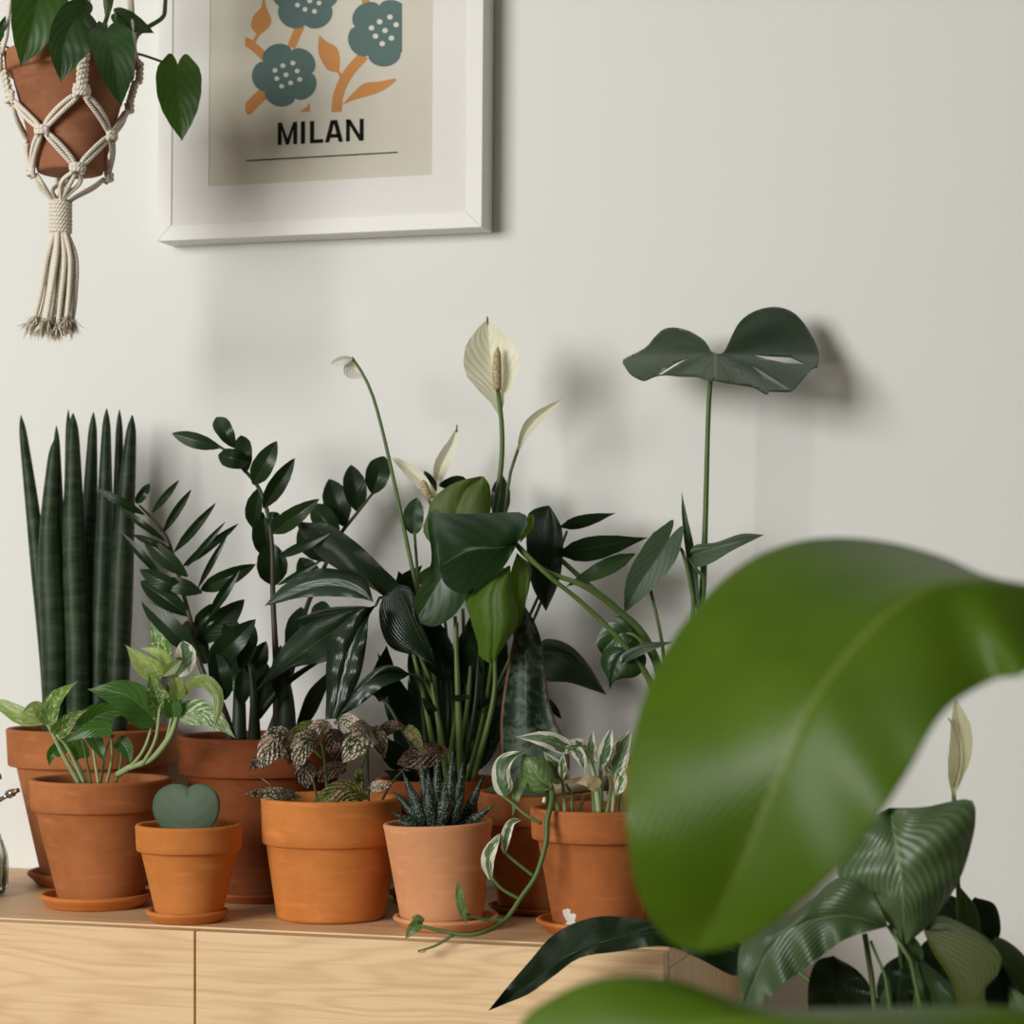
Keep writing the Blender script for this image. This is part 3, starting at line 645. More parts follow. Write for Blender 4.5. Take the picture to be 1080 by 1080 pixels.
st(Y_, 'stem', [(455, 720, 17), (430, 665, 18), (405, 630, 18), (396, 639, 20)], (2.4, 2, 1.6))
def ylo(mat, mid, A_, B_, cm, **k): return loft(Y_.o, mat, mid, A_, B_, cm, **k)
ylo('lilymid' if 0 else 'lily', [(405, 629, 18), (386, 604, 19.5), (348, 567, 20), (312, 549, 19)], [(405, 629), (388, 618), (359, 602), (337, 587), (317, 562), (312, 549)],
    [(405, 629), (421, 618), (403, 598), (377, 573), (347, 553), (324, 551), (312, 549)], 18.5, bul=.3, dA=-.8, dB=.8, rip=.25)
ylo('lilygloss', [(394, 635), (370, 621), (335, 618), (279, 639)], [(394, 635), (379, 631), (343, 629), (314, 631), (294, 636), (279, 639)],
    [(394, 635), (386, 612), (366, 603), (343, 599), (322, 604), (298, 618), (279, 639)], 21, bul=.3, dA=.8, dB=-1.5, rip=.2)
ylo('lily', [(390, 640), (355, 645), (310, 654)], [(390, 640), (360, 660), (330, 662), (310, 654)], [(390, 640), (377, 639), (345, 641), (322, 649), (310, 654)], 20, bul=.2, dA=.4, dB=-.6)
ylo('lily', [(390, 640, 20), (345, 670, 22), (310, 695, 22.5), (269, 730, 22)], [(390, 640), (372, 675), (346, 697), (314, 703), (293, 714), (269, 730)],
    [(390, 640), (345, 650), (319, 661), (299, 681), (283, 708), (269, 730)], 21.5, bul=.4, dA=.6, dB=-1.0, rip=.2)
ylo('lilygloss', [(397, 638, 21.5), (378, 665, 23), (365, 700, 23.7), (352, 758, 24.2)], [(397, 638), (374, 647), (349, 671), (344, 700), (344, 731), (343, 759)],
    [(397, 638), (389, 651), (387, 675), (381, 709), (371, 733), (357, 759)], 24, bul=.5, dA=-.8, dB=-.3, rip=.45, nr=4)
ylo('lilygloss', [(432, 711, 21), (405, 711, 23), (383, 726, 24), (355, 757, 24)], [(432, 711), (425, 716), (403, 725), (388, 737), (376, 746), (355, 757)],
    [(432, 711), (417, 702), (399, 704), (383, 716), (369, 734), (355, 757)], 23.5, bul=.3, dA=.7, dB=-.4, rip=.2)
ylo('lily', [(350, 705, 14), (333, 735, 14), (311, 772, 14)], [(350, 705), (326, 728), (315, 755), (311, 772)], [(350, 705), (345, 725), (330, 757), (311, 772)], 14)
ylo('lily', [(460, 703, 19), (440, 665, 21), (420, 617, 21)], [(460, 703), (437, 692), (412, 683), (401, 660), (402, 634), (420, 617)],
    [(460, 703), (452, 675), (441, 651), (438, 630), (430, 618), (420, 617)], 20, bul=.4, dA=-.6, dB=.3)
for a, b, l, r, m in [((446, 805, 10), (398, 688, 12), 17, 18, 'lily'), ((440, 780, 16), (405, 700, 17), 13, 14, 'lily'), ((465, 760, 9), (440, 640, 8), 24, 24, 'lily'),
    ((490, 770, 8), (500, 640, 7), 24, 24, 'lily'), ((470, 720, 16), (452, 640, 17), 16, 16, 'lily'), ((505, 760, 8), (535, 660, 7), 16, 16, 'lily'), ((480, 730, 14), (505, 650, 15), 14, 12, 'lily'),
    ((520, 790, 12), (540, 700, 12), 10, 10, 'lily'), ((400, 740, 18), (408, 680, 18), 12, 14, 'lily'), ((430, 810, 14), (390, 770, 18), 13, 12, 'lily'), ((448, 830, 15), (404, 812, 18), 12, 10, 'lily'),
    ((500, 750, 15), (540, 720, 17), 3, 4, 'lily'), ((462, 760, 19), (445, 735, 20), 5, 5, 'lily'), ((510, 800, 14), (532, 768, 15), 4, 4, 'lily'), ((498, 735, 19), (470, 738, 20), 3, 4, 'lily'),
    ((505, 812, 17), (526, 785, 18), 3, 3, 'lily'), ((470, 690, 12), (425, 660, 14), 20, 20, 'lily'),
    ((452, 822, 8), (430, 715, 8), 13, 13, 'lily'), ((470, 822, 8), (462, 700, 7), 12, 13, 'lily'), ((486, 822, 8), (494, 700, 7), 12, 12, 'lily'), ((500, 822, 9), (518, 705, 8), 10, 11, 'lily'), ((440, 820, 10), (412, 745, 11), 11, 11, 'lily'),
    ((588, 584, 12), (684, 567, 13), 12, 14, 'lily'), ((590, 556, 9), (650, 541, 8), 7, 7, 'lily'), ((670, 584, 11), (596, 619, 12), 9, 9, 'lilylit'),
    ((460, 518, 8), (447, 496, 9), 4, 5, 'lily'), ((495, 508, 7), (460, 512, 8), 8, 8, 'lily'), ((526, 548, 7), (529, 498, 6), 10, 11, 'lily'), ((420, 620, 10), (446, 596, 10), 8, 8, 'lily'),
    ((441, 615, 11), (462, 595, 11), 7, 9, 'monolive'), ((436, 640, 12), (420, 602, 12), 12, 10, 'lily')]:
    lf(Y_, m, [a, b], l, r, pr='lance' if max(l, r) > 6 else 'thin', rip=1.2 if max(l, r) > 9 else .4)
loft(Y_.o, 'lily', [(576, 645, 14), (576, 600, 14), (579, 533, 13)], [(576, 645), (562, 620), (556, 590), (556, 546), (566, 536), (579, 533)],
     [(576, 645), (590, 612), (594, 580), (592, 556), (584, 540), (579, 533)], 13, bul=.5, dA=1, dB=-.6)
loft(Y_.o, 'lily', [(560, 690, 9), (600, 692, 10), (640, 733, 10)], [(560, 690), (565, 716), (600, 720), (625, 728), (640, 733)], [(560, 690), (575, 674), (600, 680), (620, 700), (640, 733)], 9.5, bul=.3, dA=.5, dB=-.5)
st(Y_, 'stem', [(470, 815, 12), (520, 750, 10), (560, 690, 9)], (2, 1.6)); st(Y_, 'stem', [(480, 815, 12), (540, 690, 12), (588, 584, 12)], (2, 1.6)); st(Y_, 'stem', [(484, 815, 11), (560, 660, 10), (598, 560, 9)], (2, 1.5))
lf(Y_, 'lily', [(575, 735, 12), (592, 758, 12)], 4, 4)
# its flowers: stalk, spathe and spadix
def flower(stalk, r, sp, l, rr, mat, spad=None, sr=5, **k):
    o = st(Y_, 'stem', stalk, r, name='flower_stalk')
    leaf(o, mat, sp, l, rr, 10, k.pop('pr', 'spath'), k.pop('aL', 25), k.pop('aR', 25), name='spathe', **k)
    if spad:
        w = [px3(p, 10) for p in spad]; kk = pxs(w[0])
        wtube('spadix', w, None, M['spadix'], o, 14, 16, True, lambda t: sr*kk*(.75+.25*math.sin(PI*min(1, t*1.1+.1)))*(1 if t < .85 else max(.2, 1-(t-.85)/.18)))
flower([(500, 810, 12), (515, 620, 13), (521, 545, 13.5), (529, 488, 13.5), (529, 445, 13.5), (525, 411, 13.5)], (2.6, 2.6, 3, 2.4),
       [(527, 437, 13.3), (521, 400, 12.4), (516, 368, 12.6), (514.5, 336, 13.4)], 29, 30, 'spathe', [(524.5, 411, 13.8), (524, 390, 14), (525, 366, 14)], 5, aL=28, aR=30, rip=1.2)
st(Y_, 'stem', [(514.6, 342, 13.2), (514, 337, 13.4), (514, 334, 13.5)], (1.2, .8), name='spathe_tip')
flower([(500, 812, 11), (525, 640, 11), (533, 541, 11), (538, 500, 11), (545, 478, 11), (553, 455, 11)], (2.6, 2.4, 2, 1.6), [(547, 475, 11.2), (555, 455, 11.6), (568, 440, 11.6), (595, 420, 12)], 7, 6, 'spathe', pr='thin', aL=45, aR=45)
flower([(470, 818, 14), (455, 690, 14.5), (438, 614, 15), (411, 487, 15), (394, 420, 15), (380, 390, 15), (371, 377, 15)], (3, 2.8, 2.4, 2, 1.6),
       [(372, 378, 15.4), (363, 379, 15.8), (348, 384, 16)], 6, 4, 'spathewhite', pr='ovate', aL=10, aR=30)
leaf(Y_.o, 'spathewhite', [(372, 378, 15), (373, 388, 14.6), (384, 398, 14.4)], 3, 12, 15, 'thin', 10, 25, name='spathe')
flower([(480, 818, 12), (462, 640, 12), (456, 560, 13), (454, 526, 13.5), (450, 521, 13.5)], (2.4, 2.2, 1.8, 1.6),
       [(462, 526, 13.2), (446, 509, 13), (430, 494, 13.2), (411, 481, 13.6)], 8, 7, 'spathe', [(454, 526, 14), (449, 518, 14.4), (446, 506, 14.5)], 5, pr='thin', aL=35, aR=35)
flower([(484, 818, 10), (468, 640, 9), (459, 560, 8.5), (458, 520, 8), (458, 500, 8)], (2.2, 2, 1.7, 1.3), [(459, 516, 8), (465, 492, 8), (477, 468, 8), (482, 450, 8)], 8, 9, 'spathe', pr='thin', aL=40, aR=30)
st(Y_, 'stem', [(481.6, 456, 8), (482, 448, 8)], (1.2, .7), name='spathe_tip')
o = st(Y_, 'stem', [(448, 720, 13), (441, 615, 13.5), (437, 560, 14)], (2, 1.6)); lf(Y_, 'mongrey', [(437, 563, 14), (436, 545, 14.6), (440, 525, 15)], 11, 11, pr='round', rip=1.5)

# 9 monstera / heart-leaf plant, behind the white-edged pothos
N_ = potted('potted_split_leaf_plant', 'climbing plant with a tall two-lobed split leaf on one long stalk and drooping heart leaves', 'plant', 706, 803, 136, 11.0, 88, 122, 838, 'tc_mid')
saucer(706, 11.0, 112, 925, 'tc_red', 'saucer under the tall split leaf plant, behind the white-edged pothos pot')
def nlo(mat, mid, A_, B_, cm, **k): return loft(N_.o, mat, mid, A_, B_, cm, **k)
for pts, r, m in [
    ([(715, 812, 10), (735, 700, 10.5), (741, 625, 11), (744, 547, 11), (747, 440, 11), (750, 395, 11), (755, 376, 11.4)], (7, 5.5, 4, 3, 2.6, 2.6), 'stem'),
    ([(706, 812, 12), (702, 730, 14), (680, 672, 15), (651, 643, 17), (618, 619, 19), (577, 603, 20), (556, 588, 21), (545, 575, 21.5)], (8, 6.5, 5, 4, 3.4, 2.6, 2.4), 'stem'),
    ([(700, 812, 14), (690, 730, 16), (658, 680, 18), (614, 636, 19.5), (577, 606, 21), (545, 574, 21.5)], (5, 4, 3, 2.6, 2.4), 'stem'),
    ([(704, 740, 13), (684, 680, 13), (651, 642, 12), (621, 617, 12), (586, 585, 12)], (4, 3.4, 3, 2.6), 'stem'),
    ([(722, 812, 12), (731, 655, 13), (728, 615, 13.5), (720, 582, 14), (712, 572, 14.5)], (3.6, 3, 2.4, 1.8), 'stem'),
    ([(724, 812, 10), (742, 625, 12), (734, 600, 13), (727, 588, 13.5)], (3.2, 2.4, 1.8), 'stem'), ([(712, 812, 13), (700, 690, 13), (686, 621, 13)], (2.4, 2, 1.8), 'stem'),
    ([(705, 760, 14), (690, 700, 16), (672, 672, 17), (660, 668, 17)], (3, 2.2, 1.6), 'stem')]:
    st(N_, m, pts, r, name='stalk')
leaf(N_.o, 'mongrey', [(737, 650, 11.5), (730, 595, 11.8), (722, 545, 12), (719, 518, 12)], 5, 5, 11, 'thin', 40, 40, name='leaf_sheath')
# the drooping cluster in the middle: a big leaf, its rolled sides and the blade folded over in front
nlo('monolive', [(484, 600, 18), (478, 560, 18.5), (490, 520, 18), (508, 502, 17)], [(484, 600), (448, 565), (451, 542), (456, 527), (472, 513), (489, 506), (508, 502)],
    [(484, 600), (514, 570), (513, 545), (511, 528), (510, 514), (508, 502)], 18, bul=.6, dA=.6, dB=-.3, nu=8)
nlo('monlit', [(505, 560, 16), (515, 530, 16), (510, 502, 16)], [(505, 560), (506, 535), (500, 512), (510, 502)], [(505, 560), (516.5, 545), (517, 515), (510, 502)], 16, bul=.2)
nlo('philodark', [(497, 585, 20), (470, 605, 21), (440, 652, 20.5)], [(497, 585), (500, 622), (490, 634), (477, 651), (457, 661), (440, 656)],
    [(497, 585), (466, 540), (451, 545), (455, 592), (441, 622), (433.5, 642), (440, 656)], 20.5, bul=.3, dA=.3, dB=1.2)
nlo('monlit', [(545, 583, 20), (556, 610, 19.5), (552, 650, 19.5), (541, 672, 20)], [(545, 583), (538, 610), (540, 650), (541, 672)], [(545, 583), (560, 597), (559, 615), (554, 636), (541, 672)], 19.5, bul=.3, dB=-.5)
nlo('monlit', [(538, 596, 21), (522, 622, 22), (522, 662, 22), (519, 701, 21)], [(538, 596), (508, 612), (491.5, 632), (496, 652), (504, 680), (505, 692), (519, 701)],
    [(538, 596), (541, 624), (546, 642), (545, 660), (530, 684), (519, 701)], 21.5, bul=.6, dA=-1.2, dB=-.8)
nlo('monlit', [(548, 573, 21.6), (555, 562, 22), (563, 542, 21.6)], [(548, 573), (551, 556), (556, 545), (563, 542)], [(548, 573), (560, 560), (563, 550), (563, 542)], 22, bul=.1)
nlo('mondark', [(545, 574, 22), (525, 578, 23.6), (495, 580, 24), (463, 598, 23)], [(545, 574), (541, 582), (528, 601), (497, 622), (485, 626), (469, 616), (463, 598)],
    [(545, 574), (556, 556), (553, 541.5), (530, 540.5), (490, 542), (458, 544), (460, 575), (463, 598)], 23, bul=-.2, dA=-.3, dB=-.2, nu=10)
# hearts on the way to the pot
leaf(N_.o, 'mongrey', [(706, 567, 14.5), (692, 590, 15), (674, 616, 15), (658, 647, 14.5)], 18, 19, 14.5, 'cordate', 14, 10, lobe=.19, nu=9, nv=22)
nlo('mongrey', [(725, 587, 13.5), (750, 579, 14.6), (778, 572, 15), (806, 564, 14.5)], [(725, 587), (735, 598), (752, 593), (772, 581), (806, 564)],
    [(725, 587), (733, 575), (755, 572), (782, 563), (806, 564)], 14.5, bul=.2, dA=.8, dB=-.8)
nlo('philodark', [(668, 672, 15), (655, 668, 15.4), (634, 688, 15)], [(668, 672), (650, 700), (637, 695), (634, 688)], [(668, 672), (660, 652), (645, 652), (632, 668), (629, 680), (634, 688)], 15.5, bul=.2)
nlo('monolive', [(672, 690, 14), (668, 672, 14), (662, 653, 14)], [(672, 690), (655, 680), (656, 660), (662, 653)], [(672, 690), (676, 676), (672, 660), (662, 653)], 14, bul=.2)
nlo('philodark', [(663, 684, 17.4), (652, 695, 17.6), (646, 712, 17.4), (643, 728, 17)], [(663, 684), (680, 690), (680, 704), (670, 714), (650, 717), (643, 728)],
    [(663, 684), (645, 682), (635, 690), (634, 702), (641, 716), (643, 728)], 17.4, bul=.3, dA=-.4, dB=-.4)
nlo('mongrey', [(655, 700, 18.2), (680, 683, 18.6), (711, 677, 18.4)], [(655, 700), (668, 695), (690, 685), (711, 677)], [(655, 700), (660, 687), (682, 678), (711, 677)], 18.5, bul=.1, dA=.3)
# the split leaf on top
def split_leaf():
    O = [(470, 285), (440, 235), (400, 205), (350, 180), (290, 167), (235, 175), (190, 215), (150, 262), (100, 292), (32, 328), (45, 365), (70, 400), (105, 420), (140, 432), (185, 412), (240, 403), (320, 410), (400, 412), (450, 430), (475, 430),
         (520, 437), (600, 450), (660, 458), (690, 468), (740, 497), (757, 490), (752, 484), (800, 484), (868, 482), (915, 435), (970, 372), (998, 362), (1003, 300), (985, 240), (960, 195), (925, 140), (880, 95), (830, 72), (770, 65), (700, 80), (650, 105), (610, 140), (580, 190), (555, 245), (530, 290), (500, 297)]
    O2 = [tuple(p) for p in resample(O[:23], 60)[:-1]] + [tuple(p) for p in resample(O[22:]+[O[0]], 110)[:-1]]
    holes = [[(204, 401), (290, 345), (372, 309), (300, 353), (225, 399)], [(668, 300), (760, 309), (862, 314), (942, 350), (850, 343), (740, 324)],
             [(662, 352), (700, 370), (780, 420), (868, 476), (836, 468), (740, 419)], [(577, 357), (604, 368), (638, 415), (608, 394)]]
    pts = [Vector(p) for p in O2]; loops = [list(range(len(O2)))]
    for h in holes:
        loops.append(list(range(len(pts), len(pts)+len(h)))); pts += [Vector(p) for p in h]
    for i in range(20, 1010, 16):
        for j in range(60, 500, 16): pts.append(Vector((i+(j//16 % 2)*8, j)))
    v, e, f, _, _, of = delaunay_2d_cdt(pts, [], loops, 1, 1e-4)
    def inside(p, poly):
        r = False
        for k in range(len(poly)):
            (x1, y1), (x2, y2) = poly[k-1], poly[k]
            if (y1 > p[1]) != (y2 > p[1]) and p[0] < (x2-x1)*(p[1]-y1)/(y2-y1)+x1: r = not r
        return r
    fs = []
    for q in f:
        c = ((v[q[0]].x+v[q[1]].x+v[q[2]].x)/3, (v[q[0]].y+v[q[1]].y+v[q[2]].y)/3)
        if inside(c, O2) and not any(inside(c, h) for h in holes): fs.append(tuple(q))
    used = sorted({i for q in fs for i in q}); mp = {i: k for k, i in enumerate(used)}
    vs, uv = [], []
    for i in used:
        x, y = v[i].x, v[i].y
        dx, dy = x-490, y-300
        cm = 11.5 + (dy/150*(4.5 if dx > 0 else 5.0) if dy > 0 else dy/235*(2.4 if dx > 0 else 4.0))
        cm -= (6.0 if dx > 0 else 4.5)*(abs(dx)/500)**1.2
        cm += .25*math.sin(math.atan2(dy, abs(dx))*9)*min(1, abs(dx)/200)
        vs.append(P(650+x/4.696, 310+y/4.696, max(cm, 1)))
        uv.append((.5+.5*max(-1, min(1, dx/520)), (math.atan2(dy, abs(dx))+2)/3))
    o = mesh_obj('split_leaf', vs, [tuple(mp[i] for i in q) for q in fs], L['mon'], N_.o, uv)
    md = o.modifiers.new('thickness', 'SOLIDIFY'); md.thickness = .0008; md.offset = 0
split_leaf()

# 10 white-edged pothos with the trailing vine
J = potted('potted_white_edged_pothos', 'white-edged pothos in a terracotta pot with white flecks, one vine trailing over the shelf front', 'plant', 630, 850.5, 142, 28.6, 95, 125, 884,
           terracotta('terracotta_chalky', (.34, .110, .028), (.46, .15, .045), tuple(P(596, 972, 33.5)-Vector((P(630, 850.5, 28.6).x, -.286, ZT+.0055)))))
saucer(633, 28.6, 136, 968, 'tc_orange', 'saucer under the chalk-flecked pothos pot, partly behind the big blurred leaf')
for pts, r, m in [
    ([(579, 858, 30), (578, 838, 32), (581, 830, 33), (582, 845, 34.8), (577, 866, 35.6), (576, 888, 36), (566, 922, 36.4), (550, 946, 37), (533, 970, 38), (513, 982, 40.3), (491, 986, 41), (462, 981, 41.2), (442, 976, 41.4)], (3, 3, 3, 2.8, 2.6, 2.4, 2.2, 1.6), 'vine'),
    ([(478, 986, 41.2), (462, 996, 41.6), (452, 1000, 41.8), (441, 1003, 42)], (1.8, 1.4, 1), 'v'),
    ([(571, 869, 35.8), (553, 858, 36), (538, 845, 35.6), (530, 840, 35.4)], (2, 1.6), 'v'), ([(563, 924, 36.4), (545, 910, 36.8), (533, 900, 37)], (2, 1.6), 'v'),
    ([(548, 948, 37), (530, 938, 37.4), (518, 925, 37.6)], (2, 1.6), 'v'), ([(533, 970, 38), (512, 970, 39), (492, 964, 40)], (2, 1.6), 'v')]:
    st(J, 'stem' if m == 'vine' else 'stem', pts, r, name='vine' if m == 'vine' else 'vine_shoot')
for pts, r in [([(590, 858, 30), (583, 835, 31), (577, 826, 32)], (2.6, 2)), ([(596, 858, 30), (594, 830, 30), (590, 812, 30)], (2.4, 1.8)), ([(603, 858, 29), (603, 838, 30), (597, 827, 31)], (2, 1.5)), ([(611, 858, 28), (616, 838, 28)], (2, 1.4)),
    ([(632, 858, 31), (628, 825, 31), (620, 795, 31), (612, 789, 31.5)], (3.6, 3, 2)), ([(634, 858, 30), (634, 825, 30), (633, 795, 30)], (2.6, 2.2)), ([(646, 858, 30), (648, 835, 30), (650, 815, 30)], (2.6, 1.8)), ([(655, 858, 29), (655, 835, 29), (660, 800, 29)], (2.4, 1.8)),
    ([(627, 858, 28), (625, 830, 28), (624, 806, 28)], (2.4, 1.8)), ([(590, 816, 31), (584, 805, 32), (575, 798, 32)], (1.6, 1.2)), ([(640, 858, 27), (644, 830, 26), (642, 815, 26)], (2, 1.5)), ([(668, 858, 29), (680, 820, 29), (684, 800, 29)], (2.4, 1.8))]:
    st(J, 'stempale', pts, r)
for m, pts, l, r, pr in [
    ('njoy', [(600, 790, 32), (575, 780, 33), (543, 777, 33)], 8, 9, 'heart'),
    ('njoygreen', [(556, 815, 34), (547, 832, 34.8), (540, 862, 35)], 5, 6, 'heart'),
    ('njoy', [(594, 824, 31), (583, 806, 32), (573, 792, 32)], 9, 10, 'heart'), ('njoy', [(618, 790, 31), (602, 788, 32), (585, 790, 32.4)], 8, 9, 'heart'), ('njoy', [(624, 806, 28), (622, 788, 28), (626, 770, 28)], 8, 8, 'heart'),
    ('njoy', [(633, 812, 31), (638, 790, 31.6), (645, 768, 31.6)], 6, 7, 'ovate'), ('njoy', [(649, 815, 30), (656, 792, 30), (667, 767, 29.6)], 12, 9, 'heart'), ('njoy', [(632, 806, 30), (640, 795, 31), (644, 780, 31)], 5, 7, 'ovate'),
    ('blush', [(632, 830, 32.5), (620, 824, 33), (607, 826, 33)], 7, 7, 'heart'), ('njoy', [(607, 791, 32), (613, 800, 33), (617, 816, 33)], 6, 6, 'heart'), ('njoy', [(594, 822, 33), (593, 812, 33.6), (594, 795, 33.6)], 4, 4, 'ovate'),
    ('njoygreen', [(642, 816, 27), (652, 805, 27), (655, 790, 27)], 8, 8, 'heart'), ('njoy', [(650, 838, 31), (655, 825, 31.5), (658, 812, 31.5)], 5, 6, 'ovate'), ('njoy', [(684, 800, 29), (690, 780, 29), (700, 765, 29)], 12, 12, 'heart'),
    ('njoy', [(532, 901, 37), (534, 884, 37.6), (540, 868, 37.4), (550, 865, 37)], 6, 4, 'ovate'), ('njoy', [(517, 928, 37.6), (515, 905, 38.4), (527, 879, 38.4)], 7, 6, 'ovate'),
    ('njoygreen', [(492, 974, 40), (486, 955, 40.6), (482, 929, 40.6)], 4, 5, 'ovate'), ('njoygreen', [(443, 974, 41.4), (436, 979, 42), (427, 991, 42.4)], 6, 6, 'heart'), ('njoygreen', [(445, 975, 41.4), (441, 970, 42), (434, 967, 42.2)], 3, 5, 'ovate'), ('blush', [(452, 1000, 41.8), (446, 1003, 42), (440, 1004, 42)], 2, 2, 'thin')]:
    lf(J, m, pts, l*1.12, r*1.12, pr=pr, nv=14, nu=5, rip=.8, aL=rnd.uniform(0, 18), aR=rnd.uniform(0, 18))
loft(J.o, 'njoy', [(533, 842, 35.4), (530, 825, 36), (531, 808, 35.6), (552, 792, 34.4)], [(533, 842), (522, 834), (518.5, 815), (524, 800), (536, 793), (552, 792)],
     [(533, 842), (541, 830), (538, 815), (541, 803), (552, 792)], 35.4, 5, 16, bul=.2, dA=-.4, dB=.3)
loft(J.o, 'njoygreen', [(581, 832, 33.6), (570, 822, 34.6), (560, 808, 34.8), (552, 795, 34.4)], [(581, 832), (566, 836), (553, 826), (549, 808), (552, 795)],
     [(581, 832), (584, 818), (576, 802), (564, 797), (552, 795)], 34.4, 6, 16, bul=.3, dA=-.5, dB=-.6)
wtube('bud', [px3((574, 846, 34.9), 0), px3((574.5, 841, 35), 0)], (.0022, .0016), M['spathe_c'] if 'spathe_c' in M else M['cotton'], J.o, 8, 4)

# ------------------------------------------------------------------ hanging heart-leaf philodendron in its macrame hanger
HC = 28.0
zb_h = P(74, 183, HC).z
G = potted('hanging_philodendron', 'heart-leaf philodendron in a weathered terracotta pot hanging in a cotton macrame holder', 'plant', 74, 59, 137, HC, 70, 120, 80, 'tc_weather', zb=0, zbase=zb_h, soil=.02)
for pts, r in [([(140, 62, 24), (143, 40, 22), (152, 31, 21), (171, 19, 20), (174, 8, 20), (173, -12, 20), (160, -40, 21)], (3, 2.6, 2.2, 2)), ([(100, 62, 28), (125, 55, 24), (146, 57, 22), (165, 63, 21), (181, 69, 20)], (2, 1.6, 1.3)),
    ([(70, 66, 28), (80, 20, 33), (95, 12, 35)], (2, 1.4)), ([(90, 66, 28), (112, 20, 33), (112, 0, 32), (118, -20, 30)], (2.4, 2, 1.6)), ([(60, 66, 28), (50, 10, 33), (38, -14, 35)], (2, 1.5)), ([(30, 60, 28), (8, 50, 31), (-6, 44, 32)], (1.4, 1)),
    ([(110, 62, 28), (122, 22, 26), (122, 15, 25)], (1.8, 1.4)), ([(62, -2, 33), (72, 4, 34), (84, 8, 34.5)], (1.4, 1.2)), ([(70, 66, 26), (66, 10, 26), (50, -50, 26)], (2, 1.4))]:
    st(G, 'stem', pts, r)
gl = lambda m, pts, l, r, **k: lf(G, m, pts, l, r, pr='cordate', nu=8, nv=20, **k)
gl('philo', [(47, -28, 35), (36, 20, 36.6), (22, 71, 36)], 30, 28, lobe=.1, aL=14, aR=18, rip=.8)
gl('philodark', [(95, 15, 35.5), (80, 20, 37.0), (67, 48, 37.6), (64, 87, 37)], 33, 19, lobe=.05, aL=12, aR=10, rip=1)
gl('philodark', [(113, 31, 35.6), (119, 60, 37.4), (128, 113, 36)], 25, 21, lobe=.08, aL=8, aR=18, rip=.8)
gl('philo', [(108, 24, 35), (104, 40, 36), (100, 62, 36.4)], 7, 6, aL=20, aR=20)
gl('philodark', [(121, 14, 25), (138, 22, 24.6), (163, 35, 24)], 9, 11, lobe=.05)
gl('philo', [(187.5, 68, 20), (188, 100, 20.6), (192, 149, 20)], 25, 23, lobe=.14, aL=10, aR=14, rip=.5)
gl('philodark', [(-6, 44, 32), (2, 28, 33), (6, 16, 33)], 6, 6); gl('philodark', [(116, -20, 30), (114, 5, 31), (113, 26, 31)], 6, 6)
gl('philo', [(50, -55, 26), (70, -45, 28), (95, -38, 28)], 22, 22, lobe=.1); gl('philo', [(160, -42, 21), (175, -55, 21), (188, -80, 21)], 18, 18, lobe=.1)

axis = G.c
def zv(v): return P(74, v, HC).z
def conr(v):                          # outer radius the cords lie on
    k = G.k
    T = [(40, 69), (58, 70), (80, 69), (81, 65), (182, 37), (196, 26), (212, 9), (250, 9)]
    for (v0, r0), (v1, r1) in zip(T, T[1:]):
        if v <= v1: return max(0, (r0+(r1-r0)*(v-v0)/(v1-v0)))*k
    return 9*k
RC = .00235
def WP(ang, v, extra=RC+.0006):
    a = math.radians(ang); lean = Vector((0, 0, 0))
    if v > 186: lean = RT*(-10*G.k*min(1, (v-186)/25))
    c = Vector((axis.x, axis.y, zv(v)))
    return c + lean + (RT*math.sin(a)-FW*math.cos(a))*(conr(v)+extra)
hook_z = 2.49; hookp = Vector((axis.x, axis.y, hook_z)) + RT*.02
MH = thing('macrame_plant_hanger', 'knotted cream cotton macrame hanger with a wrapped neck and long tassel, carrying a potted plant', 'plant hanger', (axis.x, axis.y, zv(350)))
def cord(pts, name='cord', r=RC, ns=8, n=None): return wtube(name, pts, (r, r), M['cord'], MH, ns, n)
def knot(ang, v, w=9, hgt=7, name='knot'):
    k = G.k; vs = []
    c = WP(ang, v, RC+.0008); a = math.radians(ang)
    out = (RT*math.sin(a)-FW*math.cos(a)); tan = (RT*math.cos(a)+FW*math.sin(a))
    o = None
    for dz, off, hw in ((hgt*.28, .0012, w*.85), (-hgt*.28, .0012, w*.85)):
        q = [c+tan*(-hw*k)+UP*(dz*k*.3), c+tan*(-hw*.55*k)+out*(RC*1.1+off)+UP*(dz*k), c+out*(RC*1.6+off)+UP*(dz*k), c+tan*(hw*.55*k)+out*(RC*1.1+off)+UP*(dz*k), c+tan*(hw*k)+UP*(dz*k*.3)]
        o2 = wtube(name, q, (RC*.8, RC*1.15, RC*1.2, RC*1.15, RC*.8), M['cord'], o or MH, 8, 16); o = o or o2
    for sx in (-.62, .62):
        q = [c+tan*(sx*w*k)+UP*(hgt*.75*k), c+tan*(sx*w*1.05*k)+out*(RC*1.0), c+tan*(sx*w*k)+UP*(-hgt*.75*k)]
        wtube(name, q, (RC*1.0, RC*1.2, RC*1.0), M['cord'], o, 8, 8)
LEG = [22, 112, 202, 292]
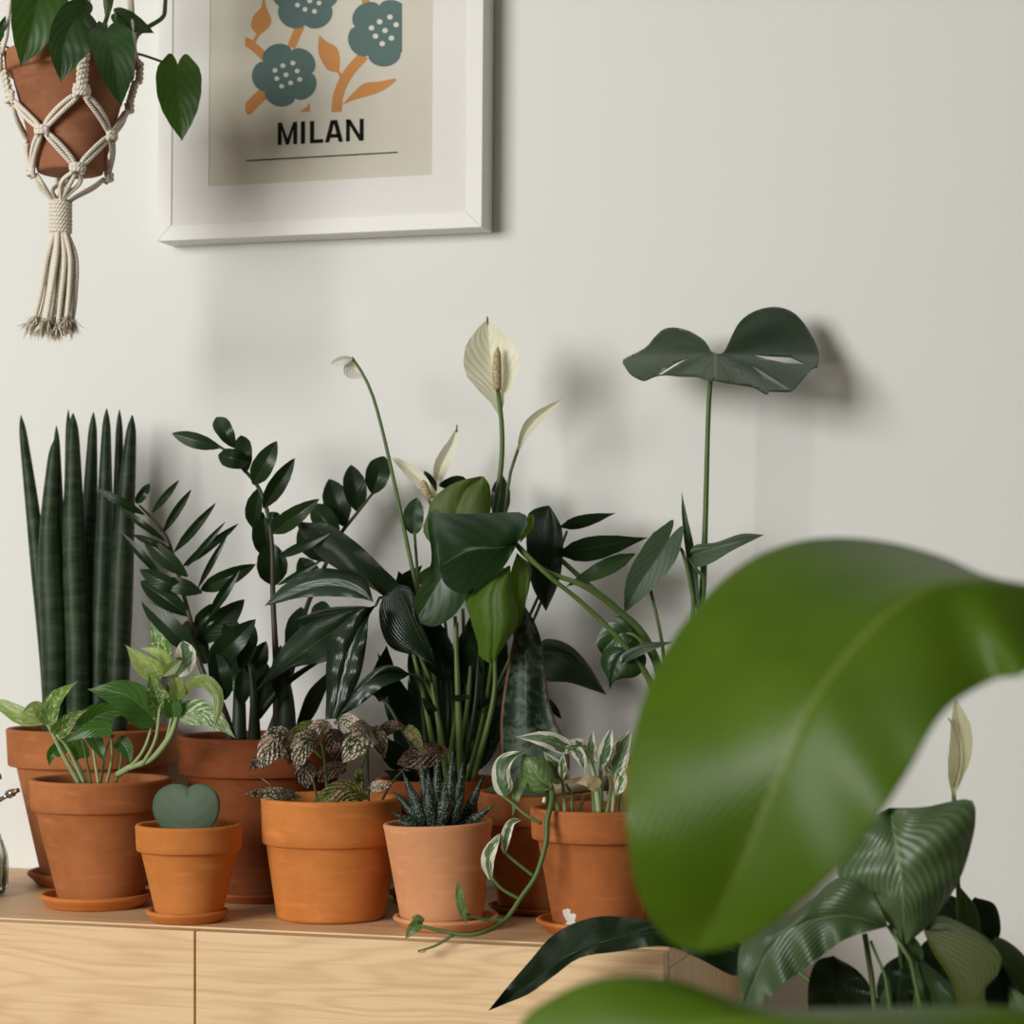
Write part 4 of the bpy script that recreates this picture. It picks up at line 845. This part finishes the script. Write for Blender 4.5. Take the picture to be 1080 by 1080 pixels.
for a in LEG:
    top = [WP(a, 58), WP(a, 30, RC+.001)]
    for d in (-1, 0, 1):
        q = [WP(a+d*5, 62), WP(a+d*6, 40, RC+.001), WP(a+d*5, 10, 0)*.92+hookp*.08*1.0+Vector((0, 0, (zv(10)-hook_z)*.08))]
        p3 = WP(a+d*5, 10, 0); q[2] = Vector((p3.x*.96+hookp.x*.04, p3.y*.96+hookp.y*.04, p3.z))
        q.append(hookp + (p3-Vector((axis.x, axis.y, p3.z)))*.06 + UP*-.03); cord(q, n=20)
    for ph in (0, PI):                # square-knot sinnet down to the first knot
        q = []
        for i in range(61):
            f = i/60; v = 58+f*50; th = f*2*PI*5+ph
            c = WP(a, v, RC*1.9); an = math.radians(a)
            out = (RT*math.sin(an)-FW*math.cos(an)); tn = (RT*math.cos(an)+FW*math.sin(an))
            q.append(c+tn*(math.cos(th)*RC*1.7)+out*(math.sin(th)*RC*.8))
        cord(q, 'sinnet', RC*1.05, 8, 90)
    knot(a, 109, 10, 9)
    knot(a+45, 147, 9, 8); knot(a, 184, 9, 8)
    def run(a0, v0, a1, v1, sep, mid=0.0):
        for d in (-1, 1):
            q = []
            for i in range(9):
                f = i/8; w = math.sin(PI*f)**.35*sep+1.0
                an = a0+(a1-a0)*f; v = v0+(v1-v0)*f
                slope = 1 if a1 > a0 else -1
                q.append(WP(an+d*w*.9*slope*.8, v-d*w*.55, RC+.0007))
            cord(q, n=16)
    for sgn in (-1, 1):
        run(a+sgn*4, 113, a+sgn*41, 144, 2.4); run(a+sgn*41, 150, a+sgn*5, 181, 2.4)
    for d in (-9, 0, 9):
        cord([WP(a+d*.5, 187, RC), WP(a+d*2.2, 197, RC*1.3), WP(a+d, 211, 0), WP(a+d, 222, -.003)], n=14)
wc = Vector((axis.x, axis.y, 0))-RT*(10*G.k)
q = []
for i in range(8*20+1):
    th = i/20*2*PI; v = 212+i/(8*20)*33
    q.append(Vector((wc.x, wc.y, zv(v)))+(RT*math.cos(th)+FW*math.sin(th))*(10.2*G.k))
wtube('wrap', q, (RC*.95, RC*.95), M['cord'], MH, 8, 200)
lathe('neck_core', wc.x, wc.y, [(.0005, zv(246)), (.0092, zv(246)), (.0092, zv(211)), (.0005, zv(211))], M['cotton'], MH, 20)
fz = []
for i in range(20):
    th = i*2.399; rr = math.sqrt((i+.5)/20)
    bx, by = math.cos(th)*rr, math.sin(th)*rr
    e = Vector((wc.x, wc.y, zv(343+rnd.uniform(-4, 6))))+RT*((bx*26-9)*G.k)+FW*(by*18*G.k)
    s0 = Vector((wc.x, wc.y, zv(244)))+RT*(bx*8*G.k)+FW*(by*8*G.k)
    m1 = s0.lerp(e, .3)+RT*((bx*5+rnd.uniform(-2, 2)+3)*G.k); m2 = s0.lerp(e, .7)+RT*((bx*2+rnd.uniform(-2, 2)+3)*G.k)
    cord([s0, m1, m2, e], 'tassel_strand', RC*1.1, 8, 24)
    fz.append((e, (e-m2).normalized()))
vs, fs = [], []
for e, d in fz:                       # combed-out ends
    for k in range(110):
        a = Vector((rnd.gauss(0, 1), rnd.gauss(0, 1), rnd.gauss(0, 1)))*.0022; t_ = d*rnd.uniform(.004, .011)+a*.9
        s0 = e-d*.004+a*.6; sd = d.cross(Vector((rnd.random(), rnd.random(), rnd.random()))).normalized()*.0008
        b = len(vs); vs += [s0-sd, s0+sd, s0+t_*.6+a*.3+sd, s0+t_*.6+a*.3-sd, s0+t_+a*.9]
        fs += [(b, b+1, b+2, b+3), (b+3, b+2, b+4)]
fo = mesh_obj('fringe', vs, fs, M['cotton'], MH); fo['kind'] = 'stuff'
q = [hookp+RT*.012*math.cos(x)+UP*(.012*math.sin(x)-.018) for x in [i*2*PI/24 for i in range(25)]]
wtube('ring', q, (.003, .003), M['brass'], MH, 10, 40)
hk = wtube('ceiling_hook', [Vector((hookp.x, hookp.y, ZC)), Vector((hookp.x, hookp.y, hook_z+.03)), hookp+RT*.012+UP*.012, hookp+UP*-.002, hookp-RT*.012+UP*.006], (.003, .003), M['brass'], None, 10, 30)
tag(hk, 'brass ceiling hook holding up the macrame plant hanger', 'hook')

# ------------------------------------------------------------------ framed poster
cF = .040
p0 = P(165.5, 254.5, 4.0); p1 = P(508, 239.5, 4.0)
ex = (p1-p0); FWD = ex.length; ex.normalize(); ez = Vector((-ex.z, 0, ex.x)); FH = .49
PO = thing('framed_poster', 'white framed floral poster with blue flowers and the word MILAN hung on the wall', 'picture', (p0.x+FWD/2, 0, p0.z+FH/2))
def fp(a, b, c): q = p0+ex*a+ez*b; return Vector((q.x, -c, q.z))
def inv(u, v, cm): d = P(u, v, cm)-p0; return d.dot(ex), d.dot(ez)
RW = .0175
def rail(i0, i1, o0, o1):
    vs = []
    for c in (.0015, cF): vs += [fp(*o0, c), fp(*o1, c), fp(*i1, c), fp(*i0, c)]
    ob = mesh_obj('frame_rail', vs, [(0, 1, 2, 3), (7, 6, 5, 4), (0, 4, 5, 1), (1, 5, 6, 2), (2, 6, 7, 3), (3, 7, 4, 0)], M['white_frame'], PO, smooth=False)
    md = ob.modifiers.new('bevel', 'BEVEL'); md.width = .0006; md.segments = 2
o_ = [(0, 0), (FWD, 0), (FWD, FH), (0, FH)]; i_ = [(RW, RW), (FWD-RW, RW), (FWD-RW, FH-RW), (RW, FH-RW)]
for k in range(4): rail(i_[k], i_[(k+1) % 4], o_[k], o_[(k+1) % 4])
l_ = inv(220, 197, 3.84); r_ = inv(455.7, 184, 3.84); ob_ = (l_[1]+r_[1])/2; ot = FH-ob_
oo = [(RW-.002, RW-.002), (FWD-RW+.002, RW-.002), (FWD-RW+.002, FH-RW+.002), (RW-.002, FH-RW+.002)]; oi = [(l_[0], ob_), (r_[0], ob_), (r_[0], ot), (l_[0], ot)]
vs = [fp(*p, .0384) for p in oo]+[fp(*p, .0384) for p in oi]+[fp(*p, .0374) for p in oi]+[fp(*p, .0374) for p in oo]
fs = []
for k in range(4):
    j = (k+1) % 4; fs += [(k, j, 4+j, 4+k), (4+k, 4+j, 8+j, 8+k), (12+j, 12+k, 8+k, 8+j), (k, 12+k, 12+j, j)]
mesh_obj('mount_board', vs, fs, M['mount'], PO, smooth=False)
pm = mesh_obj('print', [fp(a, b, c) for c in (.034, .0376) for a, b in ((l_[0]-.01, ob_-.01), (r_[0]+.01, ob_-.01), (r_[0]+.01, ot+.01), (l_[0]-.01, ot+.01))],
     [(0, 1, 2, 3), (7, 6, 5, 4), (0, 4, 5, 1), (1, 5, 6, 2), (2, 6, 7, 3), (3, 7, 4, 0)], M['paper'], PO, smooth=False)
def ink(name, pts, mat, layer, par=None):
    """A printed shape: outline in px on the paper, clipped to the picture's sides."""
    c = .0376+layer*.00012
    vs = [Vector((P(min(424, max(258.7, u)), v, c*100))) for u, v in pts]
    return mesh_obj(name, vs, [tuple(range(len(vs)))], M[mat], par or pm, smooth=False)
def ribbon(name, pts, w, layer=1):
    q = resample(pts, 16); a, b = [], []
    for i, p in enumerate(q):
        t0, t1 = q[max(i-1, 0)], q[min(i+1, 16)]
        dx, dy = t1[0]-t0[0], t1[1]-t0[1]; n = math.hypot(dx, dy)
        ww = w[0]+(w[1]-w[0])*i/16
        a.append((p[0]-dy/n*ww, p[1]+dx/n*ww)); b.append((p[0]+dy/n*ww, p[1]-dx/n*ww))
    c = .0376+layer*.00012; n = len(a)
    cl = lambda p: (min(424, max(258.7, p[0])), min(p[1], 121-(p[0]-258.7)*.03))
    vs = [P(*cl(p), c*100) for p in a]+[P(*cl(p), c*100) for p in b]
    mesh_obj(name, vs, [(i, i+1, n+i+1, n+i) for i in range(n-1)], M['ink_orange'], pm, smooth=False)
ribbon('printed_stem', [(256, 121), (270, 106), (286, 92)], (6.2, 6.2)); ribbon('printed_stem', [(307, 50), (312, 38), (317, 26)], (4.4, 5))
ribbon('printed_stem', [(255, 42), (266, 48), (280, 61)], (4.6, 4.6)); ribbon('printed_stem', [(354.5, 124), (357, 100), (367, 78), (384, 58)], (5.4, 5.6))
ribbon('printed_stem', [(387, 9), (384, -10), (380, -30)], (4, 4.4)); ribbon('printed_stem', [(360, 81), (356, 74), (352, 67)], (1.6, 1.4), 2); ribbon('printed_stem', [(267, 45), (271, 38), (273, 31)], (1.8, 1.8), 2)
ink('printed_leaf', resample([(336.5, 37), (335.6, 54), (340, 66), (346, 74), (352, 76), (357, 75), (358.5, 62), (355, 50), (344, 43.5), (336.5, 37)], 30)[:-1], 'ink_orange', 1)
ink('printed_leaf', resample([(273, 38), (265, 29), (267, 17), (275, 8), (278, -4), (281, 8), (286, 20), (284, 28), (273, 38)], 30)[:-1], 'ink_orange', 1)
ink('printed_leaf', resample([(361, 110.5), (372, 98), (384, 88), (400, 86), (419, 83), (405, 95), (390, 101), (375, 105), (361, 110.5)], 30)[:-1], 'ink_orange', 1)
ink('printed_leaf', [(315, 118.5), (323, 113), (327, 108), (327, 117.8)], 'ink_orange', 1)
def bloom(cu, cv, R, rot, squash=1.0):
    pts = []
    for i in range(90):
        th = 2*PI*i/90
        r = R*(.76+.24*abs(math.cos(2.5*(th-rot)))**.55)
        pts.append((cu+r*math.cos(th), cv+r*math.sin(th)*squash))
    o = ink('printed_flower', pts, 'ink_blue', 2)
    return o
def dots(o, lst, s):
    for (u, v) in lst:
        if u > 422: continue
        ink('printed_dot', [(240+u/6+s*math.cos(t)*(1.12 if t < PI else 1), 0+v/5.4+s*math.sin(t)*.95) for t in [i*2*PI/12 for i in range(12)]] if 0 else [(u+s*math.cos(t), v+s*math.sin(t)*.92) for t in [i*2*PI/12 for i in range(12)]], 'ink_dot', 3, o)
f1 = bloom(301, 79, 35.5, -1.95, .96)
dots(f1, [(240+a/5.4, b/5.4) for a, b in [(270, 401), (315, 374), (372, 359), (396, 404), (333, 426), (280, 447), (411, 452), (359, 472), (308, 491)]], 2.7)
f2 = bloom(322, -2, 36, .95, .98); dots(f2, [(240+a/5.4, b/5.4) for a, b in [(398, 29), (441, 53), (495, 65), (521, 17), (468, 5), (410, -20), (535, -30), (480, -45)]], 2.7)
f3 = bloom(403, 34, 37.5, -2.3, .97); dots(f3, [(240+a/5.4, b/5.4) for a, b in [(820, 159), (866, 124), (925, 97), (960, 141), (897, 174), (842, 206), (933, 217), (881, 249)]], 3)
for cu, cv, rt_ in ((285, -110, .3), (385, -95, 1.1), (335, -185, .6)):      # the rest of the print, above the picture's edge
    f4 = bloom(cu, cv, 35, rt_); dots(f4, [(cu+12*math.cos(x), cv+12*math.sin(x)) for x in (0, 1, 2, 3, 4, 5)], 2.6)
ribbon('printed_stem', [(322, -38), (318, -90), (330, -150)], (4.6, 4.6))
def letter(polys):
    vs, fs = [], []
    for poly in polys:
        b = len(vs)
        for x, y in poly:
            u = 160+x/2.919; v = (447-(x-388)*.053-y*(69.5-(x-388)*.006))/2.919
            vs.append(P(u, v, (.0376+.00036)*100))
        fs.append(tuple(range(b, b+len(poly))))
    return mesh_obj('printed_letter', vs, fs, M['ink_black'], pm, smooth=False)
q4 = lambda a, b, c, d, y0=0, y1=1: [(a, y0), (b, y0), (d, y1), (c, y1)]
letter([q4(388, 400, 388, 400), q4(435.5, 447.5, 435.5, 447.5), [(400, 1), (400, .66), (413, 0), (418, 0), (418, .26)], [(435.5, 1), (435.5, .66), (422.5, 0), (417.5, 0), (417.5, .26)]])
letter([q4(459, 472, 459, 472)])
letter([q4(487, 500, 487, 500), [(500, 0), (528, 0), (528, .17), (500, .17)]])
letter([q4(533, 546.5, 551, 564, 0, 1), q4(575.5, 589, 558, 571, 0, 1), [(543, .2), (579, .2), (574, .37), (548, .37)]])
letter([q4(598, 610, 598, 610), q4(640, 652.5, 640, 652.5), [(598, 1), (611, 1), (652.5, 0), (639, 0)]])
rl = [(259.5, 169.6), (419.7, 160.6)]
mesh_obj('printed_rule', [P(u, v+d, (.0376+.00036)*100) for d in (-.65, .65) for u, v in rl], [(0, 1, 3, 2)], M['ink_black'], pm, smooth=False)

# ------------------------------------------------------------------ glass mister at the edge
mc = P(-41, 900, 24); mk = pxs(mc); zt_ = ZT+.0004
GM = thing('glass_plant_mister', 'ribbed clear glass plant mister with a brass and nickel nozzle beside the snake plant pot', 'mister', (mc.x, mc.y, zt_))
def zz_(v): return P(-41, v, 24).z
R_ = 47*mk
lathe('glass_bottle', mc.x, mc.y, [(.001, zt_), (R_*.9, zt_), (R_*.97, zt_+.003), (R_, zt_+.012), (R_, zz_(905)), (R_*.93, zz_(888)), (R_*.75, zz_(875)), (R_*.45, zz_(866)), (R_*.34, zz_(860)), (R_*.34, zz_(852)),
    (R_*.28, zz_(852)), (R_*.28, zz_(862)), (R_*.7, zz_(878)), (R_*.93, zz_(892)), (R_*.94, zz_(908)), (R_*.94, zt_+.013), (R_*.85, zt_+.006), (.001, zt_+.006)], M['glass'], GM, 96)
for i in range(24):
    a = 2*PI*i/24; d = Vector((math.cos(a), math.sin(a), 0))
    wtube('glass_rib', [Vector((mc.x, mc.y, zt_+.006))+d*(R_*1.0), Vector((mc.x, mc.y, zz_(905)))+d*(R_*1.0), Vector((mc.x, mc.y, zz_(880)))+d*(R_*.84)], (.0013, .0013, .0006), M['glass'], GM, 6, 10)
lathe('pump_collar', mc.x, mc.y, [(.001, zz_(864)), (R_*.42, zz_(864)), (R_*.42, zz_(848)), (R_*.2, zz_(846)), (R_*.2, zz_(826)), (.001, zz_(826))], M['brass'], GM, 32)
wtube('nozzle', [P(-45, 862, 24), P(-20, 852, 24.4), P(0, 843.5, 25), P(9, 838, 25.2)], (.0034, .0030, .0026, .0022), M['steel'], GM, 12, 14)
wtube('nozzle_nut', [P(8, 839, 25.2), P(10, 837.4, 25.2), P(14.5, 835.4, 25.3)], (.0044, .0048, .0042), M['steel'], GM, 6, 4)
wtube('nozzle_tip', [P(14, 835.6, 25.3), P(19.5, 833.2, 25.4)], (.0030, .0024), M['brass'], GM, 12, 3)
wtube('pump_lever', [P(-41, 828, 24), P(-18, 820, 24.2), P(-2, 817, 24.4), P(0, 822, 24.5)], (.003, .003, .002), M['brass'], GM, 10, 12)

# ------------------------------------------------------------------ plants standing on the floor, near the camera
def floor_pot(name, label, cx, cy, rt, h, mat):
    par = thing(name, label, 'plant', (cx, cy, .0006))
    pr = [(.001, .0006), (rt*.7, .0006), (rt*.74, .004), (rt*.93, h-.06), (rt, h-.058), (rt*1.01, h-.003), (rt, h), (rt-.012, h), (rt-.014, h-.006), (rt*.88, h-.05), (.001, h-.05)]
    lathe('terracotta_pot', cx, cy, pr, M[mat], par, 64); soil_disc(par, cx, cy, h-.028, rt-.02, cx)
    p = Pot(); p.o = par; p.cm = 57; return p
pc = P(985, 900, 57)
Q = floor_pot('potted_floor_lily', 'peace lily with veined drooping leaves standing on the floor beside the end of the cabinet', pc.x, pc.y, .13, .30, 'tc_mid')
QZ = lambda x, y: (pc.x+x, pc.y+y, .275)
def qst(pts, r, m='stem', name='stem'):
    w = [Vector(QZ(*p[1:])) if p[0] == 's' else px3(p, 57) for p in pts]; k = pxs(w[-1])
    return wtube(name, w, [x*k for x in r], M[m], Q.o, 10)
def qlo(mat, mid, A_, B_, cm, **k): return loft(Q.o, mat, mid, A_, B_, cm, **k)
qst([('s', .0, .0), (935, 1250, 57), (923, 1065, 57), (912, 985, 57.5)], (4, 3.4, 3)); qst([('s', .02, .01), (1000, 1250, 54), (1012, 1000, 53.5), (1005, 850, 53), (1006, 835, 53)], (3.6, 3, 2.4))
qst([('s', -.02, .01), (950, 1200, 60), (932, 1018, 60), (918, 992, 60)], (2.4, 1.6)); qst([('s', -.03, -.01), (880, 1200, 56), (880, 1080, 57)], (3, 2.4))
qst([('s', .01, -.02), (985, 1200, 60), (960, 1010, 61), (937, 976, 61)], (3, 2.4)); qst([('s', .02, -.02), (1035, 1200, 61), (1027, 1082, 61)], (3.4, 3)); qst([('s', -.01, .03), (930, 1150, 49), (840, 1025, 47), (795, 1010, 47)], (3.4, 3, 2.6))
qst([('s', .0, .03), (965, 1200, 54), (945, 950, 58), (938, 855, 60)], (3.4, 3, 2.4)); qst([('s', .03, .0), (1060, 1200, 57), (1085, 1040, 57)], (3, 2.6))
qst([('s', .03, .02), (1020, 1150, 52), (1018, 1000, 52)], (3, 2.4)); qst([('s', .01, .01), (940, 1150, 55), (945, 1065, 56)], (2.6, 2.2)); qst([('s', .02, .0), (990, 1180, 57), (990, 1085, 58)], (3, 2.4))
# dark leaf reaching out in front of the cabinet
qlo('lily', [(800, 1012, 47), (740, 992, 47.5), (680, 984, 48.5), (610, 1003, 49), (555, 1040, 48), (515, 1066, 46)],
    [(800, 1012), (778, 1030), (735, 1010), (700, 998), (650, 1004), (612, 1010), (586, 1028), (560, 1047), (540, 1056), (515, 1066)],
    [(800, 1012), (790, 998), (740, 985), (690, 972), (640, 966), (607, 973), (581, 988), (560, 1012), (535, 1041), (515, 1066)], 48, bul=.4, dA=1.8, dB=.6, rip=.5, nr=5, nv=34)
qlo('lily', [(905, 1078, 56), (880, 1050, 57), (879, 1008, 57)][::1], [(881, 1085), (857, 1078), (852, 1045), (860, 1015), (879, 1008)], [(881, 1085), (905, 1070), (918, 1045), (905, 1024), (879, 1008)], 57, bul=.3, dA=.5, dB=-.4, rip=.3)
qlo('lilymid', [(937, 977, 61), (880, 966, 62.5), (820, 990, 63), (783, 1062, 62)], [(937, 977), (893, 990), (860, 1013), (827, 1037), (803, 1060), (783, 1064)],
    [(937, 977), (915, 935), (884, 926), (858, 947), (827, 970), (785, 992), (778, 1020), (783, 1064)], 62.5, bul=.3, dA=.8, dB=-1.0, rip=.5, nr=5, nv=30, nu=10)
qlo('lilymid', [(938, 852, 60), (946, 895, 62), (952, 945, 62.5), (954, 996, 61)], [(938, 852), (905, 874), (883, 916), (898, 944), (920, 940), (922, 958), (941, 978), (954, 996)],
    [(938, 852), (975, 851), (1022, 843), (1029, 862), (1024, 892), (1012, 928), (992, 960), (973, 982), (954, 996)], 61.5, bul=.4, dA=-.8, dB=-1.6, rip=.45, nr=4, nv=30, nu=10)
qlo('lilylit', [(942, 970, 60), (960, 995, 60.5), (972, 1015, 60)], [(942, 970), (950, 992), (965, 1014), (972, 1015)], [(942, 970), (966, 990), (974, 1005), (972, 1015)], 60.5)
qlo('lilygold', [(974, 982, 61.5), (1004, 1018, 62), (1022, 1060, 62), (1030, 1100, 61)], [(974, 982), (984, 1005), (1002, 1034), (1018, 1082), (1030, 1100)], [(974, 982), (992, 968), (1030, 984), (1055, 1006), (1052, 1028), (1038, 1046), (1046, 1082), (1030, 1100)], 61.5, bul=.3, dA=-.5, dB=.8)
qlo('lilymid', [(974, 981, 61.4), (1010, 978, 62), (1052, 998, 62)], [(974, 981), (1010, 983), (1052, 998)], [(974, 981), (992, 966), (1030, 982), (1052, 998)], 62.2)
qlo('lily', [(945, 1068, 56), (948, 1035, 57), (955, 1004, 56)], [(945, 1068), (925, 1050), (932, 1020), (955, 1004)], [(945, 1068), (968, 1050), (968, 1020), (955, 1004)], 57, bul=.3, rip=.3)
qlo('lilylit', [(990, 1090, 58), (982, 1050, 59), (966, 1008, 59.5)], [(990, 1090), (962, 1085), (965, 1040), (966, 1008)], [(990, 1090), (1022, 1085), (1008, 1045), (985, 1022), (966, 1008)], 59.5, bul=.4, dA=-.5, dB=-.6, rip=.3)
qlo('lily', [(990, 1045, 54), (995, 1010, 54), (985, 985, 54)], [(990, 1045), (968, 1025), (970, 1000), (985, 985)], [(990, 1045), (1008, 1035), (1008, 1000), (985, 985)], 54, bul=.2)
qlo('lilylit', [(1018, 1000, 52), (1022, 965, 53), (1010, 932, 53)], [(1018, 1000), (1010, 975), (1008, 950), (1010, 932)], [(1018, 1000), (1034, 985), (1030, 958), (1010, 932)], 53, bul=.2)
qlo('lily', [(1040, 1000, 50), (1044, 975, 51), (1028, 946, 51)], [(1040, 1000), (1022, 985), (1018, 960), (1028, 946)], [(1040, 1000), (1055, 985), (1050, 955), (1028, 946)], 51, bul=.2)
qlo('lily', [(1000, 1000, 48), (1010, 970, 48), (995, 940, 48)], [(1000, 1000), (985, 975), (985, 955), (995, 940)], [(1000, 1000), (1030, 985), (1030, 960), (995, 940)], 48, bul=.2)
qlo('lilylit', [(1046, 1015, 57), (1066, 1020, 58), (1100, 1060, 57)], [(1046, 1015), (1052, 1040), (1076, 1060), (1100, 1060)], [(1046, 1015), (1050, 988), (1082, 1010), (1100, 1060)], 58, bul=.3, dB=-.6)
qlo('lily', [(1052, 1100, 58), (1062, 1060, 59), (1058, 1018, 59)], [(1052, 1100), (1038, 1070), (1040, 1040), (1058, 1018)], [(1052, 1100), (1080, 1085), (1078, 1050), (1058, 1018)], 59, bul=.3)
qlo('lilymid', [(1085, 1100, 61), (1080, 1070, 61.5), (1064, 1040, 61)], [(1085, 1100), (1066, 1080), (1064, 1055), (1064, 1040)], [(1085, 1100), (1098, 1080), (1085, 1055), (1064, 1040)], 61.5)
for m, a, b, l, r in [('lily', (1000, 1090, 52), (1040, 1010, 52), 20, 20), ('lily', (960, 1100, 52), (985, 1020, 51), 18, 18), ('lilymid', (1075, 1120, 55), (1062, 1030, 56), 14, 14), ('lily', (940, 1095, 52), (905, 1040, 51), 14, 14),
    ('lily', (1040, 1095, 50), (1080, 1020, 50), 18, 18), ('lilylit', (930, 1090, 58), (938, 1030, 59), 9, 8)]: leaf(Q.o, m, [a, b], l, r, 55, 'lance')
fs_ = leaf(Q.o, 'dryspathe', [(1005, 846, 53), (1007, 820, 53.4), (1013, 780, 53.6), (1008, 738, 53)], 11, 13, 53, 'spath', 20, 30, name='spathe', rip=1.2, label='withered cream spathe')
st(Q, 'twig', [(1006, 830, 54), (1012, 800, 54.2), (1008, 772, 54.2), (1000, 757, 54)], (1.2, .8), cm0=54, name='spathe_vein')

bc = P(1330, 900, 125)
BB = floor_pot('potted_banana_leaf_plant', 'large paddle-leaved plant close to the camera with one huge blurred green leaf', bc.x, bc.y, .17, .34, 'tc_mid')
BB.cm = 130
def bst(pts, r):
    w = [Vector((bc.x+p[1], bc.y+p[2], .31)) if p[0] == 's' else px3(p, 130) for p in pts]; k = pxs(w[-1])
    return wtube('leaf_stalk', w, [x*k for x in r], M['stembanana'], BB.o, 12)
bst([('s', 0, 0), (1335, 1500, 125), (1300, 900, 126), (1220, 670, 128), (1160, 632, 128.5), (1120, 628, 129.2)], (26, 20, 14, 10, 7))
bst([('s', .02, -.02), (1340, 1700, 128), (1300, 1260, 132), (1200, 1130, 137), (1100, 1100, 139)], (24, 18, 13, 10))
loft(BB.o, 'banana', [(1140, 628, 129), (1060, 613, 130.5), (1010, 614, 131.5), (972, 624, 132.3), (930, 652, 133.2), (885, 702, 134.2), (858, 740, 134.8), (830, 800, 135), (800, 870, 134.6), (770, 940, 134), (735, 1004, 133)],
     [(1140, 628, 129), (1085, 706, 134.5), (1050, 716, 133.5), (1010, 738, 134.8), (985, 765, 135.6), (960, 810, 136.4), (933, 852, 136.7), (908, 888, 136.6), (880, 920, 136.2), (840, 955, 135.4), (800, 985, 134.2), (765, 1000, 133.4), (735, 1004, 133)],
     [(1140, 628, 129), (1085, 622, 126), (1040, 609, 124), (1000, 590, 123), (950, 575, 122.5), (900, 568, 123), (850, 570, 124), (800, 586, 125.5), (757, 617, 127), (718, 662, 129), (689, 711, 131), (669, 770, 132.8), (660, 830, 134.2), (662, 880, 134.6), (670, 930, 134.2), (686, 968, 133.7), (706, 993, 133), (735, 1004, 133)],
     133, 36, 60, bul=.25, groove=.45, dA=0, dB=0, rip=.12, nr=6, thick=.0008, label='huge blurred green paddle leaf curving down')
loft(BB.o, 'banana', [(1140, 1108, 139), (1000, 1088, 141), (900, 1080, 142), (800, 1076, 142.5), (720, 1084, 142.5), (640, 1110, 142), (540, 1150, 140)],
     [(1140, 1108, 139), (1050, 1240, 145), (900, 1260, 146), (760, 1250, 146), (640, 1220, 144), (540, 1150, 140)],
     [(1140, 1108, 139), (1080, 1066, 138.5), (1000, 1062, 138.5), (900, 1064, 139), (820, 1064, 139.5), (760, 1050, 140), (710, 1034, 140), (665, 1029, 140), (620, 1036, 140), (580, 1054, 140), (548, 1082, 140), (540, 1150, 140)],
     141, 12, 40, bul=.3, rip=.1, nr=5, thick=.0008, label='second blurred paddle leaf entering from below')

# ------------------------------------------------------------------ light: daylight through the window behind the camera, plus an added overhead fill
w = bpy.data.worlds.new('daylight'); S.world = w; w.use_nodes = True
w.node_tree.nodes['Background'].inputs[0].default_value = (.75, .85, 1, 1); w.node_tree.nodes['Background'].inputs[1].default_value = 1.0
def area(name, loc, aim, sx, sy, watts, col, spread=PI):
    l = bpy.data.lights.new(name, 'AREA'); l.shape = 'RECTANGLE'; l.size = sx; l.size_y = sy; l.energy = watts; l.color = col; l.spread = spread
    o = bpy.data.objects.new(name, l); C.objects.link(o); o.location = loc
    o.rotation_euler = (Vector(aim)-Vector(loc)).to_track_quat('-Z', 'Y').to_euler(); return o
area('window_light', ((WX0+WX1)/2, Y0-.12, (WZ0+WZ1)/2), (-.8, -.2, 1.0), 2.0, 1.35, 285, (1.0, .985, .95))
area('overhead_fill_light', (.2, -2.9, ZC-.06), (.2, -2.9, 0), 1.2, 1.2, 11, (1.0, .90, .76))  # added warm fill from above, no fixture stands for it

for o in bpy.data.objects:
    if '_o' in o: del o['_o']
S.view_settings.view_transform = 'Standard'; S.view_settings.look = 'None'; S.view_settings.exposure = -0.93; S.view_settings.gamma = 1
S.cycles.use_denoising = True
S.cycles.max_bounces = 8; S.cycles.transparent_max_bounces = 8
